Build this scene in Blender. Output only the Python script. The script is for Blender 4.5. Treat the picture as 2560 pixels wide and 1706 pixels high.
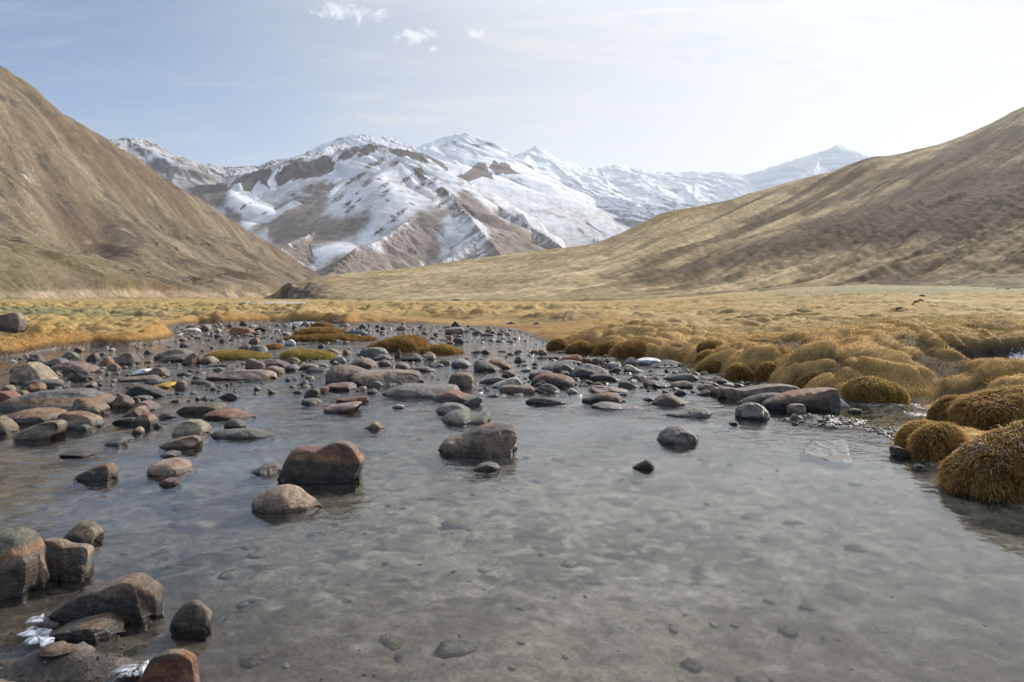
import bpy, math, random
import numpy as np

random.seed(7)
rng = np.random.default_rng(7)
for o in list(bpy.data.objects):
    bpy.data.objects.remove(o)
S = bpy.context.scene
COL = S.collection
R = math.radians

# ------------------------------------------------------------------ camera
F = 1707.0            # focal length in photograph pixels (24 mm on a 36 mm wide frame)
HY = 740.0            # row of the horizon
H = 1.2               # eye height above the water
cam = bpy.data.cameras.new('camera')
cam.lens, cam.sensor_width = 24.0, 36.0
cam.shift_y = (HY - 853.0) / 2560.0
cam.clip_start, cam.clip_end = 0.05, 60000.0
cam_o = bpy.data.objects.new('camera', cam)
COL.objects.link(cam_o)
cam_o.location = (0, 0, H)
cam_o.rotation_euler = (R(90), 0, 0)
S.camera = cam_o

# ------------------------------------------------------------------ light
SUN_AZ, SUN_EL = 50.0, 28.0      # degrees right of the view direction, above the horizon
sd_ = (math.sin(R(SUN_AZ)) * math.cos(R(SUN_EL)), math.cos(R(SUN_AZ)) * math.cos(R(SUN_EL)), math.sin(R(SUN_EL)))
sun = bpy.data.lights.new('sun', 'SUN')
sun.energy, sun.angle, sun.color = 5.0, R(0.6), (1.0, 0.93, 0.82)
sun_o = bpy.data.objects.new('sun', sun)
COL.objects.link(sun_o)
sun_o.rotation_euler = (R(90 - SUN_EL), 0, R(180 - SUN_AZ))

S.view_settings.view_transform = 'Standard'
S.view_settings.look = 'None'
S.view_settings.exposure = 0.10
S.view_settings.gamma = 1.0
S.cycles.use_denoising = True
S.cycles.denoising_prefilter = 'FAST'
S.cycles.max_bounces = 8
S.cycles.transparent_max_bounces = 16
S.cycles.volume_bounces = 1
S.cycles.sample_clamp_indirect = 6.0


class NB:
    """small node builder"""
    def __init__(self, tree):
        self.t = tree
        tree.nodes.clear()

    def n(self, typ, ins=None, **props):
        nd = self.t.nodes.new(typ)
        for k, v in props.items():
            setattr(nd, k, v)
        for k, v in (ins or {}).items():
            s = nd.inputs[k]
            if isinstance(v, bpy.types.NodeSocket):
                self.t.links.new(v, s)
            else:
                s.default_value = v
        return nd

    def math(self, op, a, b=0.5, c=0.5, clamp=False):
        return self.n('ShaderNodeMath', {0: a, 1: b, 2: c}, operation=op, use_clamp=clamp).outputs[0]

    def vmath(self, op, a, b=(0, 0, 0), out=0):
        return self.n('ShaderNodeVectorMath', {0: a, 1: b}, operation=op).outputs[out]

    def ramp(self, fac, lo, hi, a=0.0, b=1.0):
        return self.n('ShaderNodeMapRange', {0: fac, 1: lo, 2: hi, 3: a, 4: b}, interpolation_type='SMOOTHSTEP').outputs[0]

    def noise(self, vec, scale, detail=3.0, rough=0.55, dist=0.0):
        return self.n('ShaderNodeTexNoise', {'Vector': vec, 'Scale': scale, 'Detail': detail, 'Roughness': rough, 'Distortion': dist}).outputs[0]

    def mapping(self, vec, scale=(1, 1, 1), rot=(0, 0, 0), loc=(0, 0, 0)):
        return self.n('ShaderNodeMapping', {0: vec, 1: loc, 2: rot, 3: scale}).outputs[0]

    def mix(self, fac, a, b, blend='MIX'):
        nd = self.n('ShaderNodeMix', data_type='RGBA', blend_type=blend)
        for idx, v in ((0, fac), (6, a), (7, b)):
            if isinstance(v, bpy.types.NodeSocket):
                self.t.links.new(v, nd.inputs[idx])
            else:
                nd.inputs[idx].default_value = (*v, 1) if idx and len(v) == 3 else v
        return nd.outputs[2]

    def attr(self, name, out='Fac'):
        return self.n('ShaderNodeAttribute', attribute_name=name).outputs[out]


# ------------------------------------------------------------------ sky
W = bpy.data.worlds.new('World')
S.world = W
W.use_nodes = True
B = NB(W.node_tree)
sky = B.n('ShaderNodeTexSky', sky_type='NISHITA', sun_disc=False)
sky.sun_elevation, sky.sun_rotation = R(SUN_EL), R(SUN_AZ)
sky.altitude, sky.air_density, sky.dust_density, sky.ozone_density = 3000, 1.0, 0.15, 2.5
g = B.n('ShaderNodeTexCoord').outputs['Generated']
d = B.vmath('NORMALIZE', g)
sep = B.n('ShaderNodeSeparateXYZ', {0: d})
dz = sep.outputs[2]
ds = B.vmath('DOT_PRODUCT', d, sd_, out=1)                       # closeness to the sun: thin bright veil of cirrus
# cloud-layer coordinates: where the view ray meets a flat sheet of high cloud
inv = B.math('DIVIDE', 1.0, B.math('ADD', B.math('MAXIMUM', dz, 0.0), 0.10))
sheet = B.vmath('MULTIPLY', d, B.n('ShaderNodeCombineXYZ', {0: inv, 1: inv, 2: 0.0}).outputs[0])
n1 = B.noise(B.mapping(sheet, (0.5, 1.5, 1), rot=(0, 0, R(-14))), 1.1, 5, 0.6, 0.5)
n2 = B.noise(B.mapping(sheet, (1.2, 4.5, 1), rot=(0, 0, R(-20))), 1.7, 6, 0.62, 1.0)
cir = B.math('MULTIPLY', B.ramp(n1, 0.42, 0.66), B.ramp(n2, 0.40, 0.72))
veil = B.ramp(B.math('ADD', ds, B.math('MULTIPLY', B.math('SUBTRACT', n1, 0.5), 0.35)), 0.10, 0.78)
low = B.ramp(dz, 0.36, 0.02)
cover = B.math('ADD', B.math('MULTIPLY', cir, 0.62), B.math('MULTIPLY', veil, 0.9))
cover = B.math('ADD', cover, B.math('ADD', B.math('MULTIPLY', low, 0.27), 0.0), clamp=True)
# a few small puffs, placed by direction
gn = B.vmath('DIVIDE', d, B.n('ShaderNodeCombineXYZ', {0: sep.outputs[1], 1: sep.outputs[1], 2: sep.outputs[1]}).outputs[0])
pn = B.noise(gn, 34.0, 7, 0.62, 0.6)
puff = None
for (px, py, rx, ry) in ((838, 33, 52, 24), (945, 36, 58, 22), (1042, 92, 58, 34), (1188, 86, 34, 16), (1085, 122, 18, 9)):
    v = B.vmath('SUBTRACT', gn, ((px - 1280) / F, 1, (HY - py) / F))
    v = B.vmath('MULTIPLY', v, (F / rx, 0, F / ry))
    ln = B.vmath('LENGTH', v, out=1)
    m = B.ramp(B.math('ADD', ln, B.math('MULTIPLY', B.math('SUBTRACT', pn, 0.5), 4.6)), 1.05, -0.15)
    puff = m if puff is None else B.math('MAXIMUM', puff, m)
puff = B.math('MULTIPLY', puff, B.ramp(sep.outputs[1], 0.1, 0.2))
SKY_K = 0.135
skyc = B.vmath('SCALE', sky.outputs[0])
skyc.node.inputs[3].default_value = SKY_K
cb = B.math('ADD', B.ramp(ds, -0.3, 0.72, 0.28, 0.68), B.ramp(ds, 0.60, 1.04, 0.0, 0.26))                              # cloud is brighter near the sun
cloud = B.vmath('SCALE', B.mix(B.ramp(ds, 0.0, 0.7), (0.72, 0.88, 1.10), (0.96, 0.98, 1.0)))
W.node_tree.links.new(cb, cloud.node.inputs[3])
cb = B.math('ADD', cb, B.math('MULTIPLY', B.ramp(dz, 0.33, 0.90), B.ramp(ds, 0.30, 0.8, 0.0, 3.0)))   # brighter high cirrus overhead
W.node_tree.links.new(cb, cloud.node.inputs[3])
c1 = B.mix(B.math('MULTIPLY', cover, 0.93), skyc, cloud)
c2 = B.mix(B.math('MULTIPLY', puff, 0.85), c1, (0.92, 0.93, 0.95))
bg = B.n('ShaderNodeBackground', {0: c2, 1: 1.0})
B.n('ShaderNodeOutputWorld', {0: bg.outputs[0]})


# ------------------------------------------------------------------ helpers
def sstep(a, b, x):
    t = np.clip((x - a) / (b - a), 0, 1)
    return t * t * (3 - 2 * t)


def _hash(ix, iy, seed):
    h = (ix.astype(np.int64) * 374761393 + iy.astype(np.int64) * 668265263 + seed * 1442695041) & 0xFFFFFFFF
    h = ((h ^ (h >> 13)) * 1274126177) & 0xFFFFFFFF
    h = ((h ^ (h >> 16)) * 2246822519) & 0xFFFFFFFF
    return h ^ (h >> 15)


def perlin(x, y, seed=0):
    x0, y0 = np.floor(x), np.floor(y)
    fx, fy = x - x0, y - y0
    u, v = fx ** 3 * (fx * (fx * 6 - 15) + 10), fy ** 3 * (fy * (fy * 6 - 15) + 10)
    r = []
    for j in (0, 1):
        for i in (0, 1):
            a = _hash(x0 + i, y0 + j, seed) * (2 * math.pi / 4294967296.0)
            r.append(np.cos(a) * (fx - i) + np.sin(a) * (fy - j))
    return 1.5 * ((r[0] * (1 - u) + r[1] * u) * (1 - v) + (r[2] * (1 - u) + r[3] * u) * v)


def fbm(x, y, seed=0, o=4, gain=0.5):
    s, a, t = 0, 1.0, 0
    for k in range(o):
        s = s + a * perlin(x * 2 ** k, y * 2 ** k, seed + k * 17)
        t += a
        a *= gain
    return s / t


def ridged(x, y, seed=0, o=4):
    s, a, t = 0, 1.0, 0
    for k in range(o):
        s = s + a * (1 - 2 * np.abs(perlin(x * 2 ** k, y * 2 ** k, seed + k * 17)))
        t += a
        a *= 0.5
    return s / t


def cells(x, y, seed=0):
    """distance to the nearest jittered cell centre and a random value of that cell"""
    x0, y0 = np.floor(x), np.floor(y)
    best = np.full(np.shape(x), 9.0)
    val = np.zeros(np.shape(x))
    for j in (-1, 0, 1):
        for i in (-1, 0, 1):
            h = _hash(x0 + i, y0 + j, seed)
            cx = x0 + i + 0.1 + 0.8 * (h & 1023) / 1023.0
            cy = y0 + j + 0.1 + 0.8 * ((h >> 10) & 1023) / 1023.0
            dd = (x - cx) ** 2 + (y - cy) ** 2
            w = dd < best
            best = np.where(w, dd, best)
            val = np.where(w, ((h >> 20) & 1023) / 1023.0, val)
    return np.sqrt(best), val


def mesh_np(name, v, quads=None, tris=None, attrs=None, mat=None, smooth=True, loc=None, parent=None):
    me = bpy.data.meshes.new(name)
    v = np.ascontiguousarray(v, dtype=np.float32)
    me.vertices.add(len(v))
    me.vertices.foreach_set('co', v.ravel())
    parts, tot = [], []
    if quads is not None and len(quads):
        parts.append(np.asarray(quads).ravel()); tot.append(np.full(len(quads), 4))
    if tris is not None and len(tris):
        parts.append(np.asarray(tris).ravel()); tot.append(np.full(len(tris), 3))
    idx, tot = np.concatenate(parts).astype(np.int32), np.concatenate(tot).astype(np.int32)
    me.loops.add(len(idx))
    me.loops.foreach_set('vertex_index', idx)
    me.polygons.add(len(tot))
    me.polygons.foreach_set('loop_start', np.concatenate([[0], np.cumsum(tot)[:-1]]).astype(np.int32))
    me.polygons.foreach_set('loop_total', tot)
    me.update(calc_edges=True)
    if smooth:
        me.polygons.foreach_set('use_smooth', np.ones(len(tot), dtype=bool))
    for k, a in (attrs or {}).items():
        a = np.asarray(a, dtype=np.float32)
        if a.ndim == 2:
            at = me.attributes.new(k, 'FLOAT_COLOR', 'POINT')
            at.data.foreach_set('color', np.concatenate([a, np.ones((len(a), 1), np.float32)], 1).ravel())
        else:
            at = me.attributes.new(k, 'FLOAT', 'POINT')
            at.data.foreach_set('value', a.ravel())
    if mat:
        me.materials.append(mat)
    o = bpy.data.objects.new(name, me)
    COL.objects.link(o)
    if loc is not None:
        o.location = loc
    if parent:
        o.parent = parent
    return o


def tag(o, label, cat, group=None, kind=None):
    o['label'], o['category'] = label, cat
    if group:
        o['group'] = group
    if kind:
        o['kind'] = kind
    return o


def grid_quads(n, m):
    i = np.arange((n - 1) * (m - 1))
    r, c = i // (m - 1), i % (m - 1)
    a = r * m + c
    return np.stack([a, a + 1, a + m + 1, a + m], 1)


def wpt(px, py, Y):
    return ((px - 1280.0) / F * Y, Y, H - (py - HY) / F * Y)


def mixc(a, b, t):
    t = np.asarray(t)[..., None]
    return np.asarray(a) * (1 - t) + np.asarray(b) * t


# ------------------------------------------------------------------ materials
def new_mat(name):
    m = bpy.data.materials.new(name)
    m.use_nodes = True
    return m, NB(m.node_tree)


def terrain_mat(name, scales, bump, bump_dist, rough=0.92, lo=0.72, hi=1.28, snow=False, wet=False, stretch=None, sn_w=0.9, sn_e=0.1, sn_max=0.95):
    m, b = new_mat(name)
    P = b.n('ShaderNodeTexCoord').outputs['Object']
    Q = b.mapping(b.mapping(P, rot=(0, 0, stretch[1])), stretch[0]) if stretch else P
    col = b.attr('Col', 'Color')
    f = b.noise(Q, scales[0], 6, 0.65)
    f2 = b.noise(P, scales[1], 4, 0.6)
    k = b.math('MULTIPLY', b.ramp(f, 0.3, 0.7, lo, hi), b.ramp(f2, 0.3, 0.7, (1 + lo) / 2, (1 + hi) / 2))
    kc = b.n('ShaderNodeCombineXYZ', {0: k, 1: k, 2: k}).outputs[0]
    col = b.mix(1.0, col, kc, 'MULTIPLY')
    hgt = b.math('ADD', f, b.math('MULTIPLY', f2, 0.5))
    rg = rough
    if snow:
        sa = b.attr('Frost')
        sn = b.noise(Q, scales[2], 6, 0.7)
        sm = b.ramp(b.math('ADD', sa, b.math('MULTIPLY', b.math('SUBTRACT', sn, 0.5), sn_w)), 0.5 - sn_e, 0.5 + sn_e)
        col = b.mix(b.math('MULTIPLY', sm, sn_max), col, (0.80, 0.83, 0.88))
    spec = 0.06
    if wet:
        wa = b.attr('Wet')
        rg = b.ramp(wa, 0.0, 1.0, rough, 0.42)
        spec = b.ramp(wa, 0.0, 1.0, 0.15, 0.55)
    bp = b.n('ShaderNodeBump', {'Strength': bump, 'Distance': bump_dist, 'Height': hgt})
    p = b.n('ShaderNodeBsdfPrincipled', {'Base Color': col, 'Roughness': rg, 'Normal': bp.outputs[0], 'Specular IOR Level': spec})
    b.n('ShaderNodeOutputMaterial', {0: p.outputs[0]})
    return m


M_ground = terrain_mat('ground_surface', (55.0, 9.0, 30.0), 0.5, 0.012, snow=True, wet=True)
M_hill_l = terrain_mat('steep_hillside_surface', (0.8, 0.12, 0.3), 0.55, 0.6, snow=True, stretch=((0.35, 1, 1), R(30)), lo=0.66, hi=1.30)
M_hill_r = terrain_mat('grassy_hillside_surface', (1.1, 0.12, 0.3), 0.5, 0.4, snow=True, stretch=((0.22, 1, 1), R(-46)), lo=0.66, hi=1.32)
M_mount = terrain_mat('mountain_surface', (0.05, 0.012, 0.03), 0.55, 5.0, snow=True, sn_w=1.0, sn_e=0.40, sn_max=0.76)


def grass_mat():
    m, b = new_mat('dry_grass')
    P = b.n('ShaderNodeTexCoord').outputs['Object']
    col = b.attr('Col', 'Color')
    f = b.noise(P, 60.0, 3, 0.6)
    k = b.ramp(f, 0.3, 0.7, 0.8, 1.2)
    col = b.mix(1.0, col, b.n('ShaderNodeCombineXYZ', {0: k, 1: k, 2: k}).outputs[0], 'MULTIPLY')
    d1 = b.n('ShaderNodeBsdfDiffuse', {0: col})
    d2 = b.n('ShaderNodeBsdfTranslucent', {0: col})
    mx = b.n('ShaderNodeMixShader', {0: 0.50, 1: d1.outputs[0], 2: d2.outputs[0]})
    b.n('ShaderNodeOutputMaterial', {0: mx.outputs[0]})
    return m


M_grass = grass_mat()


def rock_mat():
    m, b = new_mat('river_rock')
    tc = b.n('ShaderNodeTexCoord')
    geo = b.n('ShaderNodeNewGeometry')
    oi = b.n('ShaderNodeObjectInfo')
    P = b.vmath('ADD', tc.outputs['Object'], b.vmath('SCALE', oi.outputs['Location']))
    P.node.inputs[1].links[0].from_node.inputs[3].default_value = 3.7
    col = b.attr('Col', 'Color')
    f = b.noise(P, 14.0, 8, 0.68, 0.3)
    f2 = b.noise(P, 110.0, 4, 0.7)
    st = b.noise(b.mapping(P, (2.0, 2.0, 22.0), rot=(0.25, 0.2, 0)), 3.0, 4, 0.6, 0.6)
    k = b.math('MULTIPLY', b.ramp(f, 0.28, 0.72, 0.52, 1.48), b.math('MULTIPLY', b.ramp(f2, 0.28, 0.72, 0.60, 1.40), b.ramp(st, 0.3, 0.7, 0.82, 1.15)))
    col = b.mix(1.0, col, b.n('ShaderNodeCombineXYZ', {0: k, 1: k, 2: k}).outputs[0], 'MULTIPLY')
    tint = b.noise(P, 4.0, 3, 0.5)
    col = b.mix(b.ramp(tint, 0.5, 0.8, 0.0, 0.24), col, (0.20, 0.10, 0.045))
    vein = b.noise(P, 2.6, 5, 0.6, 1.2)
    vm = b.ramp(b.math('ABSOLUTE', b.math('SUBTRACT', vein, 0.5)), 0.006, 0.0, 0.0, 0.3)
    col = b.mix(vm, col, (0.36, 0.32, 0.27))
    z = b.n('ShaderNodeSeparateXYZ', {0: geo.outputs['Position']}).outputs[2]
    wl = b.math('ADD', z, b.math('MULTIPLY', b.math('SUBTRACT', f, 0.5), 0.05))
    wet = b.math('MULTIPLY', b.math('MULTIPLY', b.ramp(wl, 0.038, 0.014), b.ramp(z, -0.02, -0.006)), b.attr('InWater'))
    wet = b.math('MAXIMUM', wet, b.math('MULTIPLY', b.attr('Wet'), b.ramp(f, 0.62, 0.42)))
    dark = b.mix(1.0, col, (0.46, 0.43, 0.40), 'MULTIPLY')
    col = b.mix(wet, col, dark)
    nz = b.n('ShaderNodeSeparateXYZ', {0: geo.outputs['Normal']}).outputs[2]
    fr = b.math('MULTIPLY', b.attr('Frost'), b.ramp(nz, 0.1, 0.7))
    fm = b.ramp(b.math('ADD', fr, b.math('MULTIPLY', b.math('SUBTRACT', b.noise(P, 75.0, 5, 0.75), 0.5), 1.5)), 0.44, 0.62)
    col = b.mix(fm, col, (0.78, 0.80, 0.84))
    hgt = b.math('ADD', b.math('MULTIPLY', f, 1.0), b.math('ADD', b.math('MULTIPLY', f2, 0.22), b.math('MULTIPLY', st, 0.35)))
    bp = b.n('ShaderNodeBump', {'Strength': 1.0, 'Distance': 0.028, 'Height': hgt})
    p = b.n('ShaderNodeBsdfPrincipled', {'Base Color': col, 'Roughness': b.ramp(wet, 0.0, 1.0, 0.62, 0.27),
                                         'Specular IOR Level': b.math('MULTIPLY', b.ramp(wet, 0.0, 1.0, 0.30, 0.6), b.math('MAXIMUM', b.ramp(z, -0.012, 0.002), b.math('SUBTRACT', 1.0, b.attr('InWater')))), 'Normal': bp.outputs[0]})
    b.n('ShaderNodeOutputMaterial', {0: p.outputs[0]})
    return m


M_rock = rock_mat()


def water_mat():
    m, b = new_mat('stream_water')
    geo = b.n('ShaderNodeNewGeometry')
    P = geo.outputs['Position']
    a = b.noise(b.mapping(b.mapping(P, rot=(0, 0, R(20))), (1.0, 1.2, 1)), 6.0, 2.5, 0.5, 0.5)
    c = b.noise(b.mapping(b.mapping(P, rot=(0, 0, R(12))), (1.0, 1.0, 1)), 20.0, 2, 0.5, 0.4)
    big = b.noise(b.mapping(P, (0.55, 1.1, 1), rot=(0, 0, R(-25))), 0.9, 4, 0.6)
    rip = b.attr('Ripple')
    amp = b.math('MULTIPLY', b.ramp(big, 0.38, 0.64, 0.30, 1.0), rip)
    hgt = b.math('MULTIPLY', b.math('ADD', a, b.math('MULTIPLY', c, 0.38)), amp)
    bp = b.n('ShaderNodeBump', {'Strength': 1.0, 'Distance': 0.0170, 'Height': hgt})
    ior = b.math('ADD', 1.33, b.math('MULTIPLY', geo.outputs['Backfacing'], 1 / 1.33 - 1.33))   # same reflectance from either side
    fr = b.n('ShaderNodeFresnel', {'IOR': ior, 'Normal': bp.outputs[0]})
    tr = b.n('ShaderNodeBsdfTransparent', {0: (0.86, 0.90, 0.90, 1)})
    gl = b.n('ShaderNodeBsdfGlossy', {0: (1, 1, 1, 1), 1: 0.004, 'Normal': bp.outputs[0]})
    mx = b.n('ShaderNodeMixShader', {0: fr.outputs[0], 1: tr.outputs[0], 2: gl.outputs[0]})
    b.n('ShaderNodeOutputMaterial', {0: mx.outputs[0]})
    return m


M_water = water_mat()


def ice_mat():
    m, b = new_mat('ice')
    P = b.n('ShaderNodeTexCoord').outputs['Object']
    f = b.noise(P, 25.0, 5, 0.65)
    f2 = b.noise(P, 160.0, 2, 0.6)
    col = b.mix(b.ramp(f, 0.35, 0.65), (0.42, 0.46, 0.54), (0.72, 0.75, 0.80))
    bp = b.n('ShaderNodeBump', {'Strength': 0.25, 'Distance': 0.005, 'Height': b.math('ADD', f, b.math('MULTIPLY', f2, 0.3))})
    p = b.n('ShaderNodeBsdfPrincipled', {'Base Color': col, 'Roughness': 0.38, 'Normal': bp.outputs[0]})
    tr = b.n('ShaderNodeBsdfTransparent')
    mx = b.n('ShaderNodeMixShader', {0: b.ramp(f, 0.35, 0.65, 0.15, 0.75), 1: tr.outputs[0], 2: p.outputs[0]})
    b.n('ShaderNodeOutputMaterial', {0: mx.outputs[0]})
    return m


M_ice = ice_mat()
# ------------------------------------------------------------------ the river's outline on the water plane
_pix = [(440, 816), (410, 832), (441, 843), (425, 853), (330, 864), (230, 866), (130, 875), (60, 890), (0, 895)]
_far = [(1370, 860), (1340, 848), (1318, 836), (1262, 822), (1180, 817), (1060, 812), (960, 809), (860, 812), (760, 806), (680, 806), (560, 810), (500, 811)]
_right = [(2560, 1270), (2481, 1252), (2411, 1233), (2383, 1186), (2330, 1160), (2257, 1142), (2236, 1112), (2262, 1078), (2325, 1052), (2330, 1026),
          (2265, 1004), (2180, 1003), (2117, 1003), (2020, 990), (1925, 968), (1890, 954), (1815, 942), (1745, 930), (1690, 915), (1664, 905), (1590, 900), (1527, 894), (1472, 886), (1417, 879)]


def plane(px, py, z=0.0):
    Y = (H - z) * F / (py - HY)
    return ((px - 1280) / F * Y, Y)


poly = [(7.0, -0.4), (5.2, 1.2), (3.9, 2.9)] + [plane(*p) for p in _right] + [plane(*p) for p in _far] + [plane(*p) for p in _pix]
poly += [(-13.5, 13.2), (-18, 12.0), (-26, 10), (-26, 3.0), (-9, 3.0), (-4, 2.65), (-2.1, 2.25), (-1.5, 2.10), (-0.95, 1.94), (-0.3, 1.6), (1.5, 1.0), (3.5, 0.1), (5, -0.6)]
POLY = np.array(poly)


def poly_sd(x, y):
    """signed distance to the river outline, negative in the water"""
    out = np.empty(x.shape)
    xf, yf, of = x.ravel(), y.ravel(), out.ravel()
    A, Bp = POLY, np.roll(POLY, -1, 0)
    for s in range(0, xf.size, 200000):
        X, Yv = xf[s:s + 200000], yf[s:s + 200000]
        dm = np.full(X.shape, 1e9)
        ins = np.zeros(X.shape, bool)
        for a, b in zip(A, Bp):
            e = b - a
            t = np.clip(((X - a[0]) * e[0] + (Yv - a[1]) * e[1]) / (e @ e), 0, 1)
            dm = np.minimum(dm, (X - a[0] - t * e[0]) ** 2 + (Yv - a[1] - t * e[1]) ** 2)
            if a[1] != b[1]:
                c = ((a[1] > Yv) != (b[1] > Yv)) & (X < (b[0] - a[0]) * (Yv - a[1]) / (b[1] - a[1]) + a[0])
                ins ^= c
        of[s:s + 200000] = np.where(ins, -1, 1) * np.sqrt(dm)
    return out


def blob(x, y, px, py, rx, ry, z=0.0):
    """soft disc round a place on the ground, radii in metres"""
    cx, cy = plane(px, py, z)
    return np.exp(-(((x - cx) / rx) ** 2 + ((y - cy) / ry) ** 2))


def ground_base(x, Y, sd=None):
    """smooth ground level, without hummocks"""
    if sd is None:
        sd = poly_sd(x, Y)
    u = x / np.maximum(Y, 0.5)
    Rr = sstep(0.22, 0.62, u) * sstep(6.5, 9.6, Y)
    zm = 0.31 + 0.30 * Rr
    near = sstep(8.0, 5.0, Y) * sstep(0.3, 0.6, u)
    zm = zm * (1 - 0.65 * near)
    zm = zm * (1 - 0.75 * sstep(3.4, 2.2, Y))
    zm = zm + sstep(0.06, 0.55, u) * 0.034 * np.clip(Y - 34, 0, 160)
    bench = sstep(-0.32, -0.12, u) * (1 - sstep(0.03, 0.16, u)) * sstep(13, 17, Y)
    bl = sd + 0.16 * fbm(x * 1.3, Y * 1.3, 5, 2) * sstep(2.5, 6, Y)
    rb = sstep(0.04, 0.12, u) * sstep(17, 14, Y)
    p1 = 1 - np.exp(-np.maximum(bl, 0) / 0.20)
    pe = 0.80 - 0.45 * sstep(11, 8, Y)
    pr = pe * (1 - np.exp(-np.maximum(bl - 0.10 - 0.45 * near, 0) / 0.12)) + (1 - pe) * (1 - np.exp(-np.maximum(bl - 0.35 - 0.75 * near, 0) / 0.7))
    p1 = p1 * (1 - rb) + pr * rb
    p2 = 0.30 * p1 + 0.70 * sstep(2.2, 4.2, sd)
    land = zm * (p1 * (1 - bench) + p2 * bench)
    far = sstep(18, 26, Y)
    depth = 0.022 + 0.048 * (1 - np.exp(np.minimum(bl, 0) / 0.9))      # apparent depth: water lifts its bed
    depth = depth * (1 - 0.25 * sstep(7, 10, Y)) * (1 - 0.55 * far)
    bed = -depth
    return np.where(bl > 0, land, bed), bl


def full_ground(x, Y):
    sd = poly_sd(x, Y)
    z, bl = ground_base(x, Y, sd)
    u = x / np.maximum(Y, 0.5)
    land = sstep(0.02, 0.5, bl)
    # hummocks
    wx, wy = x + 0.8 * fbm(x * 0.55, Y * 0.55, 31, 3), Y + 0.8 * fbm(x * 0.55, Y * 0.55, 32, 3)
    left = 1 - sstep(-0.05, 0.25, u)
    f1, v1 = cells(wx / 1.05, wy / 0.85, 3)
    h1 = np.sqrt(np.clip(1 - (f1 / (0.34 + 0.28 * v1)) ** 2, 0, 1)) * (0.35 + 0.65 * v1)
    f2, v2 = cells(wx / 0.42 + 9, wy / 0.5 + 4, 8)
    h2 = np.sqrt(np.clip(1 - (f2 / (0.34 + 0.28 * v2)) ** 2, 0, 1)) * (0.3 + 0.7 * v2)
    f3, v3 = cells(wx / 2.1 + 3, wy / 2.0 + 7, 12)
    h3 = np.sqrt(np.clip(1 - (f3 / (0.36 + 0.26 * v3)) ** 2, 0, 1)) * v3
    fade = 1 - 0.8 * sstep(55, 85, Y)
    patch = sstep(-0.35, 0.30, fbm(x / 5.5, Y / 5.5, 77, 3))
    bench = sstep(-0.32, -0.12, u) * (1 - sstep(0.03, 0.16, u)) * sstep(13, 17, Y) * (1 - sstep(2.5, 4.0, sd))
    calm = 1 - 0.9 * bench
    leftlow = 1 - 0.75 * (1 - sstep(-0.62, -0.5, u)) * (1 - sstep(14.5, 17, Y))
    amp = land * fade * calm * leftlow
    near_r = sstep(0.08, 0.2, u) * (1 - sstep(1.5, 4.5, bl)) * sstep(19, 14, Y)
    hum = amp * (h1 * patch * (0.17 + 0.08 * left) * (1 - 0.4 * near_r) + h2 * (0.045 + 0.035 * patch + 0.075 * near_r + 0.03 * left) + h3 * (0.05 + 0.15 * left * sstep(20, 45, Y)))
    und = land * (0.13 * fbm(x / 11, Y / 8, 45, 2) * sstep(12, 22, Y) + (0.15 - 0.10 * near_r) * fbm(x / 3.4, Y / 2.0, 41, 4) * (1 - 0.8 * bench) + 0.045 * fbm(x / 0.6, Y / 0.42, 43, 3))
    und = und * sstep(2.6, 4.5, Y) + land * sstep(150, 400, Y) * 0.0
    # a hollow of bare frosty soil behind the tussocks on the right, and the dry gully in the meadow
    wet = 1 - sstep(-0.03, 0.05, bl)
    bedn = (1 - sstep(-0.1, 0.05, bl)) * (0.014 * fbm(x * 3.2, Y * 3.2, 51, 4) + 0.010 * (1 - cells(x * 5.5, Y * 5.5, 52)[0]) + 0.006 * fbm(x * 14, Y * 14, 53, 3))
    far = sstep(17, 24, Y)
    bars = (1 - sstep(-0.1, 0.05, bl)) * (far * 0.05 * fbm(x / 2.4, Y / 1.6, 61, 3) + sstep(8, 12, Y) * (1 - far) * 0.035 * fbm(x / 2.2, Y / 1.5, 62, 3))
    spit = 0.0
    for (px, py, rx, ry, a) in ((2085, 1052, 0.34, 0.26, 0.075), (2235, 1082, 0.22, 0.26, 0.065), (2010, 1050, 0.34, 0.22, 0.06), (2190, 1010, 0.30, 0.30, 0.06), (2290, 1035, 0.26, 0.2, 0.04),
                                (980, 905, 1.4, 0.7, 0.06), (760, 905, 1.1, 0.7, 0.05), (250, 930, 1.2, 1.0, 0.055), (90, 1000, 0.7, 0.5, 0.06), (1090, 860, 1.2, 1.3, 0.06), (760, 835, 3.2, 1.2, 0.05),
                                (230, 1590, 0.10, 0.05, 0.05), (90, 1670, 0.30, 0.07, 0.06), (270, 1668, 0.22, 0.05, 0.05), (1560, 945, 1.5, 0.8, 0.045), (1500, 900, 1.6, 0.8, 0.04)):
        spit = spit + a * blob(x, Y, px, py, rx, ry)
    bars = bars + spit * (1 - sstep(-0.05, 0.10, bl)) * (0.75 + 0.5 * fbm(x * 4, Y * 4, 66, 3))
    z2 = z + hum + und + bedn + bars
    tint = fbm(x / 4.0, Y / 4.0, 91, 4)
    return z2, bl, sd, u, h1, h2, tint, hum


def pmask(px, py, P, soft, wob):
    global POLY
    old, POLY = POLY, P
    bx = (px > P[:, 0].min() - 40) & (px < P[:, 0].max() + 40) & (py > P[:, 1].min() - 40) & (py < P[:, 1].max() + 40)
    out = np.zeros(px.shape)
    if bx.any():
        out[bx] = sstep(soft, -soft, poly_sd(px[bx], py[bx]) + wob[bx])
    POLY = old
    return out



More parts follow.
